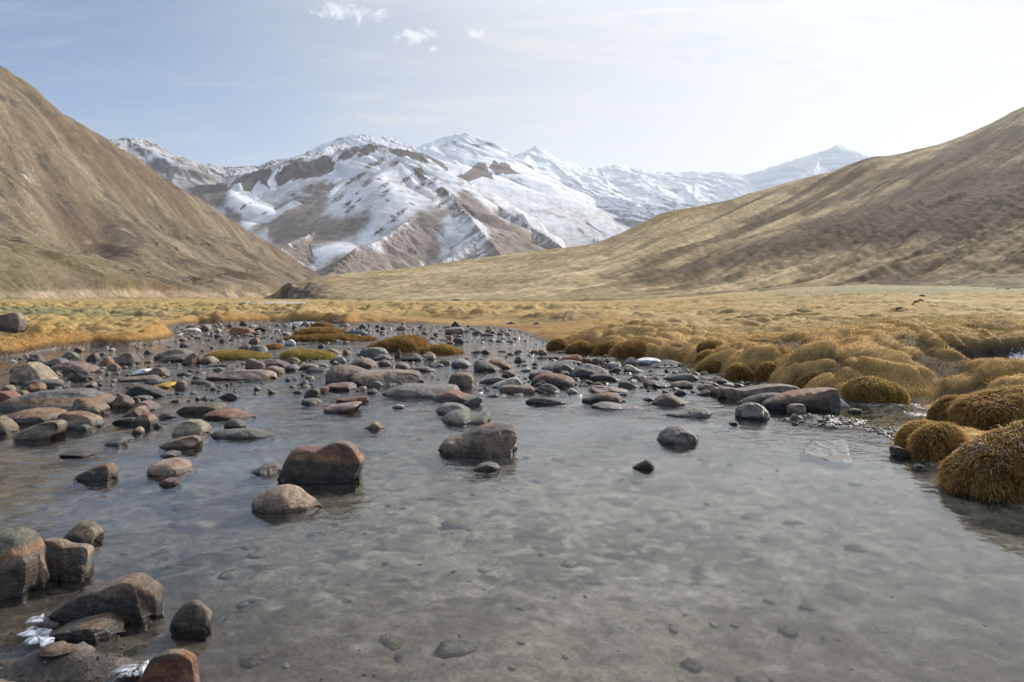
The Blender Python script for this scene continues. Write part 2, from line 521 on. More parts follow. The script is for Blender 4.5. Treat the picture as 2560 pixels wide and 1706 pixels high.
# ------------------------------------------------------------------ ground sheet
NU = 1080
ys = np.concatenate([np.exp(np.linspace(math.log(1.0), math.log(75.0), 960)) - 0.4, np.exp(np.linspace(math.log(76.0), math.log(11000.0), 100))])
us = np.linspace(-1.12, 1.12, NU)
GY, GU = np.meshgrid(ys, us, indexing='ij')
GX = GU * (GY + 2.0)
GZ, BL, SD, UU, H1, H2, TINT, HUM = full_ground(GX, GY)

gold, orange, green = (0.335, 0.222, 0.086), (0.245, 0.125, 0.036), (0.19, 0.172, 0.068)
pale, soil, mud, bedc = (0.43, 0.32, 0.165), (0.05, 0.038, 0.028), (0.17, 0.135, 0.105), (0.145, 0.122, 0.098)
left_ = 1 - sstep(-0.30, -0.05, UU)
col = mixc(gold, pale, sstep(-0.15, 0.45, TINT) * (0.75 - 0.3 * left_))
col = mixc(col, green, sstep(0.02, 0.45, fbm(GX / 6 + 3, GY / 5, 93, 3)) * (0.30 + 0.35 * left_))
# orange turf close to the water
och = np.exp(-np.maximum(BL, 0) / (0.55 + 2.2 * sstep(14, 22, GY) * (1 - left_)))
col = mixc(col, orange, np.clip(och * 1.05, 0, 0.9))
nr = sstep(0.10, 0.3, UU) * np.exp(-np.maximum(BL, 0) / 1.6) * sstep(16, 12, GY)
col = mixc(col, (0.40, 0.235, 0.085), np.clip(nr * 1.2, 0, 0.85) * (0.7 + 0.5 * fbm(GX * 1.5, GY * 1.5, 95, 3)))
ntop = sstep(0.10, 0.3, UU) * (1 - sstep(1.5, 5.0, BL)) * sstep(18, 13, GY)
col = mixc(col, mixc((0.135, 0.075, 0.026), (0.42, 0.262, 0.10), sstep(0.12, 0.62, np.maximum(H2, 0.9 * H1))), ntop * 0.72)  # lump sides painted dark for shade and older growth, tops bleached gold
col = col * (1 - 0.22 * sstep(0.0, 0.5, fbm(GX / 0.9, GY / 0.5, 96, 3)) * sstep(0, .3, UU))[..., None]
midm = sstep(13, 20, GY) * (1 - sstep(70, 110, GY))
col = mixc(col, (0.20, 0.135, 0.065), midm * sstep(0.05, 0.5, fbm(GX / 4.5, GY / 2.6, 86, 4)) * 0.7)
col = mixc(col, (0.36, 0.215, 0.07), midm * sstep(0.0, 0.5, fbm(GX / 7 + 9, GY / 5, 87, 3)) * 0.5)
col = mixc(col, (0.09, 0.066, 0.042), midm * sstep(0.22, 0.42, fbm(GX / 1.6, GY / 1.0, 88, 3)) * 0.6)
# greener flat far left and far right
col = mixc(col, (0.17, 0.165, 0.08), np.exp(-((UU + 0.70) / 0.16) ** 2) * sstep(22, 27, GY) * (1 - sstep(38, 46, GY)) * 0.85)
col = mixc(col, (0.20, 0.19, 0.115), sstep(0.30, 0.5, UU) * sstep(46, 60, GY) * 0.7)
# hollows between hummocks: shade painted in as darker turf
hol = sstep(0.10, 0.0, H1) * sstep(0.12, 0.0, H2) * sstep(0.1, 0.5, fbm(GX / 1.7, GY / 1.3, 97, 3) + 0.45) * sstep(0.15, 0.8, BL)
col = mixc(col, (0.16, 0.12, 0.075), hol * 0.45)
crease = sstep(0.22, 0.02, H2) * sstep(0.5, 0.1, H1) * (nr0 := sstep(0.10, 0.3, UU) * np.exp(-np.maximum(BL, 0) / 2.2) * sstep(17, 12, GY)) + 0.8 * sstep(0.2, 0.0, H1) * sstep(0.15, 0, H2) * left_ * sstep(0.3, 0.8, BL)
col = mixc(col, (0.075, 0.052, 0.03), np.clip(crease * 0.85, 0, 0.85))  # shade of the creases between lumps, put into the turf colour
col = col * (1 + 0.22 * fbm(GX / 0.30, GY / 0.22, 98, 3) + 0.12 * fbm(GX / 1.1, GY / 0.8, 99, 2))[..., None]
# undercut bank: dark soil low on the edge
cut = (1 - sstep(0.05, 0.17, BL)) * sstep(-0.04, 0.02, BL)
col = mixc(col, soil, cut * 0.85)
bwx, bwy = GX + 0.10 * fbm(GX * 4, GY * 4, 107, 3), GY + 0.10 * fbm(GX * 4, GY * 4, 108, 3)
bedcol = mixc(bedc, (0.085, 0.070, 0.055), sstep(-0.15, 0.30, fbm(GX * 1.6, GY * 1.6, 101, 4)))
bedcol = mixc(bedcol, (0.028, 0.024, 0.021), sstep(0.08, 0.36, fbm(bwx * 5.5, bwy * 7.5, 102, 3)) * 0.75)
bedcol = mixc(bedcol, (0.27, 0.235, 0.19), sstep(0.12, 0.45, fbm(bwx * 8 + 5, bwy * 11, 103, 3)) * 0.6)
bedcol = mixc(bedcol, (0.30, 0.26, 0.20), sstep(0.55, 0.9, ridged(bwx * 3.2, bwy * 4.2, 115, 3)) * 0.35)
bedcol = mixc(bedcol, (0.03, 0.026, 0.023), sstep(0.25, 0.45, fbm(bwx * 14, bwy * 17, 116, 3)) * 0.6)
bedcol = mixc(bedcol, (0.10, 0.068, 0.048), sstep(3.3, 2.2, GY) * 0.6)
silt = np.exp(-(((GX / (GY + 0.5) - 0.12) / 0.42) ** 2)) * sstep(6.5, 4.0, GY)
bedcol = bedcol * (0.58 + 0.62 * silt)[..., None]
cl, cv = cells(GX * 6.0, GY * 6.0, 105)
bedcol = mixc(bedcol, (0.30, 0.27, 0.23), sstep(0.80, 0.95, cv) * sstep(0.40, 0.10, cl) * 0.35)
bedcol = mixc(bedcol, (0.075, 0.068, 0.062), sstep(0.16, 0.04, cv) * sstep(0.42, 0.10, cl) * 0.4)
col = mixc(bedcol, col, sstep(-0.02, 0.05, BL))
# muddy near shore
nearshore = (1 - sstep(2.7, 3.3, GY)) * sstep(-0.05, 0.05, BL) * (1 - sstep(2.0, 3.0, GX))
col = mixc(col, mud, nearshore)
# frosty scarp on the right
sw = GX + 0.25 * fbm(GX * 1.7, GY * 1.7, 113, 3)
sy = GY + 0.18 * fbm(GX * 2.0, GY * 2.0, 114, 3)
scarp = sstep(5.55, 5.9, sw) * sstep(9.0, 7.6, sw) * sstep(7.7, 8.0, sy) * sstep(9.55, 9.3, sy)
GZ = GZ * (1 - scarp) + scarp * np.minimum(GZ, 0.05 + 0.20 * np.clip(GY - 7.9, 0, 2))
col = mixc(col, soil, np.clip(scarp * 1.5, 0, 1) * (1 - sstep(0.60, 0.70, GZ)))
frost = np.zeros_like(GX)
frost += np.clip(scarp * 1.3, 0, 1) * 0.28 * (1 - sstep(0.34, 0.46, GZ))
GZ = GZ + scarp * (0.05 * fbm(GX * 7, GY * 7, 111, 3) + 0.03 * fbm(GX * 22, GY * 22, 112, 2))
rimy = sstep(0.05, 0.4, UU) * sstep(0.12, 0.0, H1) * sstep(0.3, 0.8, BL) * (1 - sstep(70, 120, GY))
frost += rimy * 0.22 + 0.10 * sstep(0.0, 0.4, UU) * sstep(0.2, 0.6, BL)
frost += nearshore * 0.06
wetm = (1 - sstep(0.02, 0.075, GZ)) * sstep(-0.006, 0.004, GZ)       # wet sheen only above the water
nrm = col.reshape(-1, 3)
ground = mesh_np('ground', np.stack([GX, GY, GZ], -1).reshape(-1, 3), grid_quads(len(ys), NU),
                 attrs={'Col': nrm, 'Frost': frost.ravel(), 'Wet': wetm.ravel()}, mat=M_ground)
ground['kind'] = 'structure'
ground['label'] = 'gravelly river bed and hummocky golden meadow of the valley floor'


def ground_z(x, y):
    z = full_ground(np.array([float(x)]), np.array([float(y)]))[0]
    return float(z[0])


def hit(px, py, zmin=0.0):
    """where the line of sight through a photograph pixel meets the ground or water"""
    Y = np.exp(np.linspace(math.log(1.6), math.log(300), 900))
    x = (px - 1280) / F * Y
    zr = H - (py - HY) / F * Y
    zg = np.maximum(full_ground(x, Y)[0], zmin)
    k = int(np.argmax(zr < zg))
    return float(x[k]), float(Y[k]), float(zg[k])


# ------------------------------------------------------------------ water
wy_ = np.exp(np.linspace(math.log(1.3), math.log(32.0), 420)) - 0.3
wu = np.linspace(-1.05, 1.0, 420)
WY, WU = np.meshgrid(wy_, wu, indexing='ij')
WX = WU * (WY + 2.0)
wsd = poly_sd(WX, WY)
rap = sstep(5.2, 8.5, WY) * 0.6 + 0.60
calmr = np.exp(-(((WX / WY - 0.47) / 0.16) ** 2 + ((WY - 6.2) / 2.3) ** 2))
calmr = np.maximum(calmr, np.exp(-(((WX / WY - 0.62) / 0.22) ** 2 + ((WY - 2.9) / 1.3) ** 2)))
calmc = np.exp(-(((WX / WY + 0.02) / 0.25) ** 2 + ((WY - 3.4) / 1.0) ** 2))
ripl = rap * (1 - 0.68 * calmr) * (1 - 0.2 * calmc)
ripl = ripl * (0.65 + 0.7 * sstep(-0.2, 0.4, fbm(WX / 1.2, WY / 2.0, 121, 2)))
WZ = ripl * (0.0030 * fbm(WX / 0.5, WY / 0.26, 131, 3) + 0.0012 * fbm(WX / 0.12, WY / 0.09, 133, 2) * sstep(9, 5, WY))
wq = grid_quads(len(wy_), len(wu))
keep = (wsd.ravel()[wq] < 0.5).any(1)
river = mesh_np('river', np.stack([WX, WY, WZ], -1).reshape(-1, 3), wq[keep], attrs={'Ripple': ripl.ravel()}, mat=M_water)
river['kind'] = 'structure'
river['label'] = 'clear shallow mountain stream reflecting the bright sky'


# ------------------------------------------------------------------ hills: surfaces through surveyed profiles
def profile_hill(name, cols, npx, ns, disp, colour, mat, back=1.35):
    """cols: {px: [(distance, py), ...]} from the foot up to the crest"""
    keys = sorted(cols)
    ks = np.linspace(0, 1, ns)
    prof = []
    for k in keys:
        c = np.array(cols[k], float)
        zz = H - (c[:, 1] - HY) / F * c[:, 0]
        yy = c[:, 0]
        # back side
        zb = zz[-1] * 0.45
        yy = np.concatenate([yy, [yy[-1] * 1.12, yy[-1] * back]])
        zz = np.concatenate([zz, [zz[-1] * 0.86 - 1, zb - 6]])
        yy = np.concatenate([[yy[0] * 0.93], yy]); zz = np.concatenate([[zz[0] - 1.5], zz])
        n0 = len(yy)
        # three quarters of the rows belong to the slope one sees
        t = np.concatenate([[0], np.linspace(0.03, 0.80, n0 - 3), [0.9, 1.0]])
        prof.append((np.interp(ks, t, yy), np.interp(ks, t, zz)))
    Yc = np.array([p[0] for p in prof]); Zc = np.array([p[1] for p in prof])
    pxs = np.linspace(keys[0], keys[-1], npx)
    # smooth interpolation between the profiles
    def lerp(A):
        out = np.empty((npx, ns))
        kk = np.array(keys, float)
        i = np.clip(np.searchsorted(kk, pxs, 'right') - 1, 0, len(kk) - 2)
        t = (pxs - kk[i]) / (kk[i + 1] - kk[i])
        m = np.gradient(A, kk, axis=0)
        hk = (kk[i + 1] - kk[i])[:, None]
        t = t[:, None]
        return ((2 * t ** 3 - 3 * t ** 2 + 1) * A[i] + (t ** 3 - 2 * t ** 2 + t) * hk * m[i] + (-2 * t ** 3 + 3 * t ** 2) * A[i + 1] + (t ** 3 - t ** 2) * hk * m[i + 1])
    YY, ZZ = lerp(Yc), lerp(Zc)
    for _ in range(2):                      # soften the kinks along each profile
        ZZ[:, 1:-1] = 0.25 * ZZ[:, :-2] + 0.5 * ZZ[:, 1:-1] + 0.25 * ZZ[:, 2:]
    XX = (pxs[:, None] - 1280) / F * YY
    kk = np.broadcast_to(ks, XX.shape)
    d, extra = disp(XX, YY, ZZ, kk, pxs[:, None] + 0 * XX)
    Z2 = ZZ + d
    c, fr = colour(XX, YY, Z2, kk, pxs[:, None] + 0 * XX, d, extra)
    o = mesh_np(name, np.stack([XX, YY, Z2], -1).reshape(-1, 3), grid_quads(npx, ns)[:, ::-1], attrs={'Col': c.reshape(-1, 3), 'Frost': fr.ravel()}, mat=mat)
    o['kind'] = 'structure'
    return o


LH = {
    -900: [(60, 760), (64, 700), (90, 560), (130, 330), (190, -200), (260, -500)],
    -300: [(100, 752), (104, 726), (130, 660), (190, 520), (270, 250), (390, -20)],
    0: [(170, 751), (176, 728), (220, 676), (290, 588), (390, 420), (540, 163)],
    80: [(180, 751), (186, 727), (235, 682), (310, 590), (420, 425), (560, 216)],
    160: [(195, 751), (202, 727), (250, 690), (330, 620), (440, 460), (585, 286)],
    245: [(212, 751), (219, 726), (270, 696), (370, 630), (480, 500), (615, 338)],
    300: [(225, 751), (232, 725), (290, 697), (400, 620), (510, 510), (640, 374)],
    400: [(255, 751), (262, 724), (330, 702), (450, 630), (570, 545), (690, 438)],
    480: [(285, 750), (293, 724), (370, 705), (490, 645), (620, 575), (730, 490)],
    600: [(335, 750), (345, 726), (440, 706), (570, 665), (700, 620), (800, 568)],
    700: [(400, 749), (412, 732), (540, 712), (680, 690), (800, 660), (870, 625)],
    800: [(560, 747), (580, 738), (700, 730), (800, 718), (880, 704), (940, 690)],
    900: [(700, 746), (720, 744), (800, 742), (860, 741), (920, 740), (960, 738)],
}


def lh_disp(x, y, z, k, px):
    slope = sstep(0.12, 0.3, k)
    # gullies along the fall line (down to the right and towards the viewer)
    a = x * 0.50 + y * 0.87
    b_ = x * 0.87 - y * 0.50
    wa = a + 26 * fbm(x / 120, y / 120, 201, 3)
    gul = ridged(wa / 120.0, b_ / 520.0, 202, 3)
    fine = fbm(wa / 16.0, b_ / 70.0, 203, 4)
    crag = np.clip(fbm(x / 36, y / 36, 204, 4) - 0.12, 0, 1) * np.clip(fbm(x / 5, y / 5, 205, 3) + 0.3, 0, 1)
    gx = np.exp(-(((px - 205) / 115) ** 2 + ((k - 0.56 + 0.0005 * (px - 215)) / 0.07) ** 2))
    crest = 1 - 0.75 * np.exp(-((k - 0.80) / 0.05) ** 2)
    d = slope * crest * (8.0 * gul + 3.2 * fine + 9.0 * crag + 9.0 * fbm(x / 80, y / 80, 207, 3)) - 17 * gx * (1 + 0.2 * fine)
    d += (1 - slope) * 0.9 * ridged(x / 11, y / 30, 206, 3) * sstep(0.02, 0.05, k)
    d += 1.3 * ridged(x / 14, y / 14, 209, 3) * np.exp(-((k - 0.80) / 0.03) ** 2)
    return d, (gul, fine, crag, gx)


def lh_col(x, y, z, k, px, d, ex):
    gul, fine, crag, gx = ex
    a = x * 0.50 + y * 0.87
    b_ = x * 0.87 - y * 0.50
    streak = fbm(a / 11.0, b_ / 120.0, 221, 4)
    c = mixc((0.160, 0.124, 0.086), (0.255, 0.205, 0.145), sstep(-0.3, 0.45, streak))
    c = mixc(c, (0.125, 0.083, 0.053), sstep(0.0, 0.45, fbm(x / 75, y / 75, 222, 3) + 0.25 * sstep(0.55, 0.8, k)) * 0.75)
    gr = sstep(0.54, 0.30, k) * sstep(-0.35, 0.3, fbm(x / 60, y / 60, 223, 3)) * (1 - sstep(330, 560, px))
    c = mixc(c, (0.175, 0.15, 0.075), np.clip(gr * 0.9, 0, 0.6))
    c = mixc(c, (0.095, 0.062, 0.045), np.clip(gx * 1.2, 0, 1) * 0.75)  # gully shade painted over its reddish ground
    ro = sstep(0.24, 0.46, fbm(x / 26, y / 26, 224, 3) + 0.5 * fbm(x / 5, y / 5, 225, 3) + 0.05 * (k > 0.75))
    ro = ro * sstep(0.16, 0.3, k)
    rb = np.exp(-(((px - 305) / 62) ** 2 + ((k - 0.555) / 0.06) ** 2)) * sstep(-0.25, 0.25, fbm(x / 6, y / 6, 226, 3) + 0.05)
    rb2 = np.exp(-(((px - 520) / 40) ** 2 + ((k - 0.60 - 0.0003 * (px - 520)) / 0.03) ** 2)) * sstep(-0.2, 0.2, fbm(x / 7, y / 7, 227, 3))
    ro = np.clip(ro + rb * 0.9 + rb2, 0, 1)
    c = mixc(c, (0.08, 0.07, 0.06), ro * 0.85)
    c = mixc(c, (0.38, 0.31, 0.23), sstep(0.30, 0.6, fbm(x / 13, y / 13, 228, 4)) * 0.45 * sstep(0.2, 0.4, k))
    # pale eroded river terrace along the foot
    te = sstep(0.035, 0.06, k) * sstep(0.165, 0.12, k)
    c = mixc(c, (0.38, 0.29, 0.20), te * (0.55 + 0.45 * fbm(x / 8, y / 20, 229, 3)))
    c = mixc(c, (0.12, 0.10, 0.085), te * sstep(350, 470, px) * sstep(0.05, 0.3, fbm(x / 7, y / 18, 230, 3)) * 0.8)
    c = c * 0.82
    fr = 0.42 * np.exp(-(((px - 75) / 55) ** 2 + ((k - 0.63) / 0.03) ** 2))
    return c, fr


left_hill = profile_hill('left_hill', LH, 760, 420, lh_disp, lh_col, M_hill_l)
left_hill['label'] = 'steep tan hillside with reddish gully and green foot on the left'

RH = {
    660: [(205, 748), (207, 747), (209, 746), (212, 745.5), (216, 745), (220, 744.5)],
    690: [(190, 748), (192, 744), (194, 739), (197, 735), (203, 733), (212, 731)],
    712: [(182, 748), (185, 738), (188, 728), (191, 718), (200, 714), (214, 711)],
    745: [(176, 748), (180, 736), (184, 725), (188, 715), (200, 709), (222, 705)],
    810: [(168, 748), (174, 738), (182, 726), (194, 712), (214, 700), (244, 690)],
    900: [(140, 750), (158, 739), (180, 725), (205, 709), (235, 693), (275, 681)],
    1040: [(122, 750), (148, 737), (180, 717), (215, 698), (255, 681), (300, 667)],
    1200: [(112, 750), (142, 735), (180, 712), (225, 687), (275, 664), (330, 645)],
    1360: [(105, 750), (136, 732), (178, 706), (230, 676), (295, 647), (365, 625)],
    1500: [(100, 748), (132, 730), (175, 704), (230, 668), (310, 630), (395, 604)],
    1560: [(97, 747), (130, 730), (172, 703), (230, 660), (310, 612), (400, 580)],
    1660: [(94, 745), (126, 728), (165, 704), (230, 640), (320, 582), (410, 534)],
    1800: [(90, 742), (120, 724), (158, 696), (230, 622), (330, 560), (425, 508)],
    2000: [(86, 738), (112, 718), (150, 680), (220, 597), (330, 520), (440, 450)],
    2200: [(82, 732), (106, 708), (140, 656), (205, 560), (320, 465), (455, 397)],
    2400: [(79, 724), (102, 695), (135, 615), (195, 510), (305, 410), (460, 343)],
    2560: [(76, 716), (98, 680), (130, 575), (188, 468), (290, 358), (450, 266)],
    3000: [(70, 700), (90, 640), (118, 500), (165, 350), (250, 190), (420, 40)],
    3600: [(60, 690), (80, 590), (105, 420), (145, 250), (220, 80), (380, -120)],
}


def rh_disp(x, y, z, k, px):
    slope = sstep(0.10, 0.28, k)
    right = sstep(1150, 1900, px)
    a = x * 0.72 - y * 0.69
    b_ = x * 0.69 + y * 0.72
    s_ = k - 0.00056 * (px - 2000) + 0.015 * fbm(px / 260, k * 3, 301, 2)      # runs down along the ribs of the slope
    gul = ridged(s_ * 11.0, px / 1100.0, 302, 3)
    fine = fbm(s_ * 60.0, px / 240.0, 303, 4)
    crest = 1 - 0.8 * np.exp(-((k - 0.80) / 0.04) ** 2)
    d = slope * crest * (right * (4.2 * gul + 1.1 * fine) + (1 - right) * (1.0 * fbm(x / 40, y / 22, 304, 3) + 0.5 * fbm(x / 9, y / 6, 308, 3)))
    d += slope * crest * right * 3.0 * fbm(x / 110, y / 110, 309, 2)
    bl = np.exp(-((px - 745) / 60) ** 2) * sstep(0.03, 0.1, k) * sstep(0.66, 0.5, k)
    d += bl * (1.3 * ridged(x / 5.0, y / 5.0, 305, 3) - 0.4)
    d += 0.35 * fbm(x / 3.2, y / 3.2, 306, 3)
    kn = np.exp(-(((px - 2165) / 42) ** 2)) * np.exp(-((k - 0.80) / 0.06) ** 2)
    d += 2.5 * kn
    return d, (gul, fine, bl, right)


def rh_col(x, y, z, k, px, d, ex):
    gul, fine, bl, right = ex
    a = x * 0.72 - y * 0.69
    b_ = x * 0.69 + y * 0.72
    s_ = k - 0.00056 * (px - 2000) + 0.015 * fbm(px / 260, k * 3, 301, 2)
    st = 0.75 * fbm(s_ * 85.0, px / 110.0, 321, 4) + 0.18 * fbm(x / 6, y / 6, 320, 3)
    c = mixc((0.28, 0.208, 0.122), (0.50, 0.385, 0.23), sstep(-0.3, 0.5, st + 0.7 * fbm(x / 40, y / 40, 322, 3)))
    # dark bands running down the slope: shade between the ribs, painted in
    band = fbm(s_ * 20.0, px / 600.0, 323, 4) + 0.12 * sstep(2100, 2500, px) - 0.12 * sstep(0.6, 0.72, k)
    c = mixc(c, (0.075, 0.052, 0.033), right * sstep(-0.10, 0.30, band + 0.22 * fbm(x / 9, y / 9, 328, 3)) * 0.8)
    # the steep face above the fan, its shade painted as dark brown
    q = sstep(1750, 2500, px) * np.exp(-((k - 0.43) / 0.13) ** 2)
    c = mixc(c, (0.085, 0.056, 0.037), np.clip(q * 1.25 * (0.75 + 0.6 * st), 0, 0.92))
    py = HY - (z - H) / y * F
    wob = 14 * st + 14 * fbm(x / 25, y / 25, 331, 3)
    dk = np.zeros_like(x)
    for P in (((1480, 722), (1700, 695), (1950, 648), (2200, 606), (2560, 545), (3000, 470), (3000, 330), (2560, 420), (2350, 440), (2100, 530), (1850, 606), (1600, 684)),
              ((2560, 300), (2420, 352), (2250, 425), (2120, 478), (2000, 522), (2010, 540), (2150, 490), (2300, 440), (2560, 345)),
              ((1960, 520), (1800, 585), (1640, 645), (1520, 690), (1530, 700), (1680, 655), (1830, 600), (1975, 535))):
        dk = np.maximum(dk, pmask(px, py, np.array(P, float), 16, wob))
    c = mixc(c, mixc((0.065, 0.047, 0.032), (0.125, 0.090, 0.058), sstep(-0.4, 0.4, st)), dk * np.where(px > 1950, 0.85, 0.6 + 0.25 * sstep(1500, 1950, px)))  # shaded face and stripes below the crest, darkened in the colour
    c = mixc(c, (0.22, 0.15, 0.062), np.exp(-(((px - 1690) / 90) ** 2 + ((k - 0.76) / 0.06) ** 2)) * 0.8)
    c = mixc(c, (0.30, 0.235, 0.10), (1 - right) * sstep(0.0, 0.5, fbm(x / 30, y / 14, 324, 3)) * 0.8)
    c = mixc(c, (0.105, 0.088, 0.075), np.clip(bl * 1.4, 0, 1) * sstep(-0.45, 0.05, fbm(x / 5, y / 5, 325, 3)) * 0.9)
    c = mixc(c, (0.20, 0.145, 0.10), sstep(0.18, 0.5, fbm(x / 11 + 7, y / 7, 326, 4)) * 0.5)
    c = mixc(c, (0.20, 0.19, 0.11), sstep(0.16, 0.05, k) * sstep(1700, 2300, px) * 0.75)
    c = mixc(c, (0.13, 0.10, 0.07), np.exp(-(((px - 2165) / 45) ** 2)) * np.exp(-((k - 0.80) / 0.035) ** 2))
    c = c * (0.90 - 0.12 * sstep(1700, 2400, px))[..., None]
    fr = 0.12 * sstep(-0.2, 0.5, fbm(x / 14, y / 14, 327, 3)) * (0.25 + 0.6 * right)
    return c, fr


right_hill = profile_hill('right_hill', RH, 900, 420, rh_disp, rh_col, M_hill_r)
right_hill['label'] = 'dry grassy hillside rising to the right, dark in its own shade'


# ------------------------------------------------------------------ mountains: ridges and spurs
def ridge_field(x, y, ridges, seed):
    best = np.full(x.shape, -1e9)
    dist_out = np.zeros(x.shape)
    a_out = np.zeros(x.shape)
    t_out = np.zeros(x.shape)
    for r, (pts, k) in enumerate(ridges):
        P = np.array([wpt(*p) for p in pts])
        acc = 0.0
        for a, b in zip(P[:-1], P[1:]):
            e = b[:2] - a[:2]
            L = math.hypot(*e)
            t = np.clip(((x - a[0]) * e[0] + (y - a[1]) * e[1]) / (L * L), 0, 1)
            dd = np.hypot(x - a[0] - t * e[0], y - a[1] - t * e[1])
            zz = a[2] + t * (b[2] - a[2])
            ang = np.arctan2(x - a[0] - t * e[0], -(y - a[1] - t * e[1]))
            s = acc + t * L + 90 * ang
            side = np.sign((x - a[0]) * e[1] - (y - a[1]) * e[0])
            fl = perlin(s / (90 + 0.12 * dd), side * 3.3 + r * 7.7 + dd / 900, seed) + 0.5 * perlin(s / (32 + 0.05 * dd), side * 2.1 + r * 3.1 + dd / 500, seed + 5)
            hh = zz - k * dd * (1 + 0.0) - 0.16 * np.minimum(dd, 260) * fl
            w = hh > best
            best = np.where(w, hh, best)
            dist_out = np.where(w, dd, dist_out)
            t_out = np.where(w, s + 1000 + 1e5 * r, t_out)
            acc += L
    return best, dist_out, t_out


def mountain(name, ridges, pxr, yr, npx, ny, seed, rough, colour, label, jag=0.0, sc=1.0):
    pxs, yv = np.linspace(*pxr, npx), np.linspace(*yr, ny)
    PX, YY = np.meshgrid(pxs, yv, indexing='ij')
    XX = (PX - 1280) / F * YY
    wx = XX + 20 * rough * fbm(XX / 160, YY / 160, seed + 1, 3)
    wy = YY + 20 * rough * fbm(XX / 160, YY / 160, seed + 2, 3)
    z, dd, tt = ridge_field(wx, wy, ridges, seed)
    near = sstep(0, 140, dd)
    fl = fbm(tt / 55.0 / sc, dd / 420.0 / sc, seed + 8, 3)
    fl2 = fbm(tt / 18.0 / sc, dd / 170.0 / sc, seed + 9, 2)
    z = z + rough * (near * (12 * fbm(XX / 170, YY / 170, seed + 3, 3) + 14 * fl) + sstep(0, 60, dd) * 3.0 * fl2 + 1.2 * ridged(XX / 36 / sc, YY / 36 / sc, seed + 4, 2)) + jag * np.clip(ridged(XX / 26 / sc, YY / 26 / sc, seed + 6, 3 if sc < 2 else 2) + 0.2, -0.2, 2) * np.exp(-dd / 40)
    z = np.maximum(z, -30)
    gx = np.gradient(z, axis=0) / np.maximum(np.gradient(XX, axis=0), 1e-3)
    gy = np.gradient(z, axis=1) / np.gradient(YY, axis=1)
    gx0 = gx
    gy = gy - gx0 * np.gradient(XX, axis=1) / np.gradient(YY, axis=1)
    nl = np.sqrt(gx0 ** 2 + gy ** 2 + 1)
    aspect = (-gx0 * sd_[0] - gy * sd_[1] + sd_[2]) / nl          # how squarely the slope faces the sun: snow melts there first
    c, fr = colour(XX, YY, z, PX, dd, tt, aspect, np.sqrt(gx0 ** 2 + gy ** 2), fl, fl2)
    o = mesh_np(name, np.stack([XX, YY, z], -1).reshape(-1, 3), grid_quads(npx, ny)[:, ::-1], attrs={'Col': c.reshape(-1, 3), 'Frost': fr.ravel()}, mat=M_mount)
    o['kind'] = 'structure'
    o['label'] = label
    return o


def spurs(crest, step, seed, drop=0.42, length=600, k=0.62):
    """side ridges that leave a crest towards the viewer"""
    r = random.Random(seed)
    out = []
    for (a, b) in zip(crest[:-1], crest[1:]):
        n = max(1, int(abs(b[0] - a[0]) / step))
        for i in range(n):
            t = (i + r.uniform(0.2, 0.8)) / n
            px, py, Y = (a[j] + t * (b[j] - a[j]) for j in range(3))
            X0, Y0, Z0 = wpt(px, py, Y)
            ang = r.uniform(-0.75, 0.55)
            pts = []
            Lq = length * r.uniform(0.6, 1.25)
            for q in np.linspace(0, 1, 5):
                xx, yy = X0 + math.sin(ang) * Lq * q + r.uniform(-25, 25) * q, Y0 - math.cos(ang) * Lq * q
                zz = Z0 - Lq * q * drop * r.uniform(0.9, 1.12) - 12
                pts.append((xx / yy * F + 1280, HY - (zz - H) / yy * F, yy))
            out.append((pts, k))
    return out


main_crest = [(330, 520, 2350), (400, 500, 2400), (480, 473, 2420), (560, 458, 2430), (600, 440, 2450), (640, 431, 2470), (690, 418, 2490), (705, 409, 2500), (760, 398, 2520), (832, 393, 2550),
              (850, 378, 2570), (885, 370, 2585), (925, 363, 2600), (945, 370, 2610), (975, 377, 2625), (1010, 377, 2640), (1050, 388, 2670), (1075, 404, 2690), (1122, 436, 2640),
              (1192, 492, 2500), (1280, 540, 2330), (1340, 582, 2200), (1400, 620, 2060), (1460, 652, 1930)]
s1 = [(935, 368, 2600), (1000, 401, 2490), (1040, 428, 2400), (1105, 472, 2260), (1150, 522, 2100), (1202, 583, 1880), (1250, 640, 1650), (1290, 690, 1480)]
s2 = [(1105, 474, 2250), (1059, 532, 2060), (1010, 566, 1930), (960, 602, 1790), (889, 630, 1650), (840, 672, 1520), (800, 715, 1420)]
s3 = [(836, 396, 2550), (826, 466, 2360), (780, 500, 2270), (730, 526, 2190), (683, 560, 2090), (640, 606, 1960), (600, 650, 1850)]
s4 = [(915, 366, 2595), (900, 430, 2440), (872, 500, 2260), (826, 566, 2060), (770, 596, 1920), (704, 624, 1760), (650, 668, 1600)]
s5 = [(640, 433, 2470), (605, 500, 2320), (570, 545, 2200), (540, 590, 2080)]
s6 = [(1202, 583, 1880), (1190, 610, 1800), (1130, 650, 1680), (1060, 690, 1560)]
s7 = [(1192, 492, 2500), (1240, 560, 2280), (1290, 610, 2100), (1340, 650, 1950)]
main_ridges = [(main_crest, 0.66), (s1, 0.60), (s2, 0.58), (s3, 0.60), (s4, 0.58), (s5, 0.62), (s6, 0.5), (s7, 0.55)]


def zpoly(t):
    return np.array([[460 + float(a) * 0.3485, 300 + float(b) * 0.3485] for a, b in (p.split(',') for p in t.split())])


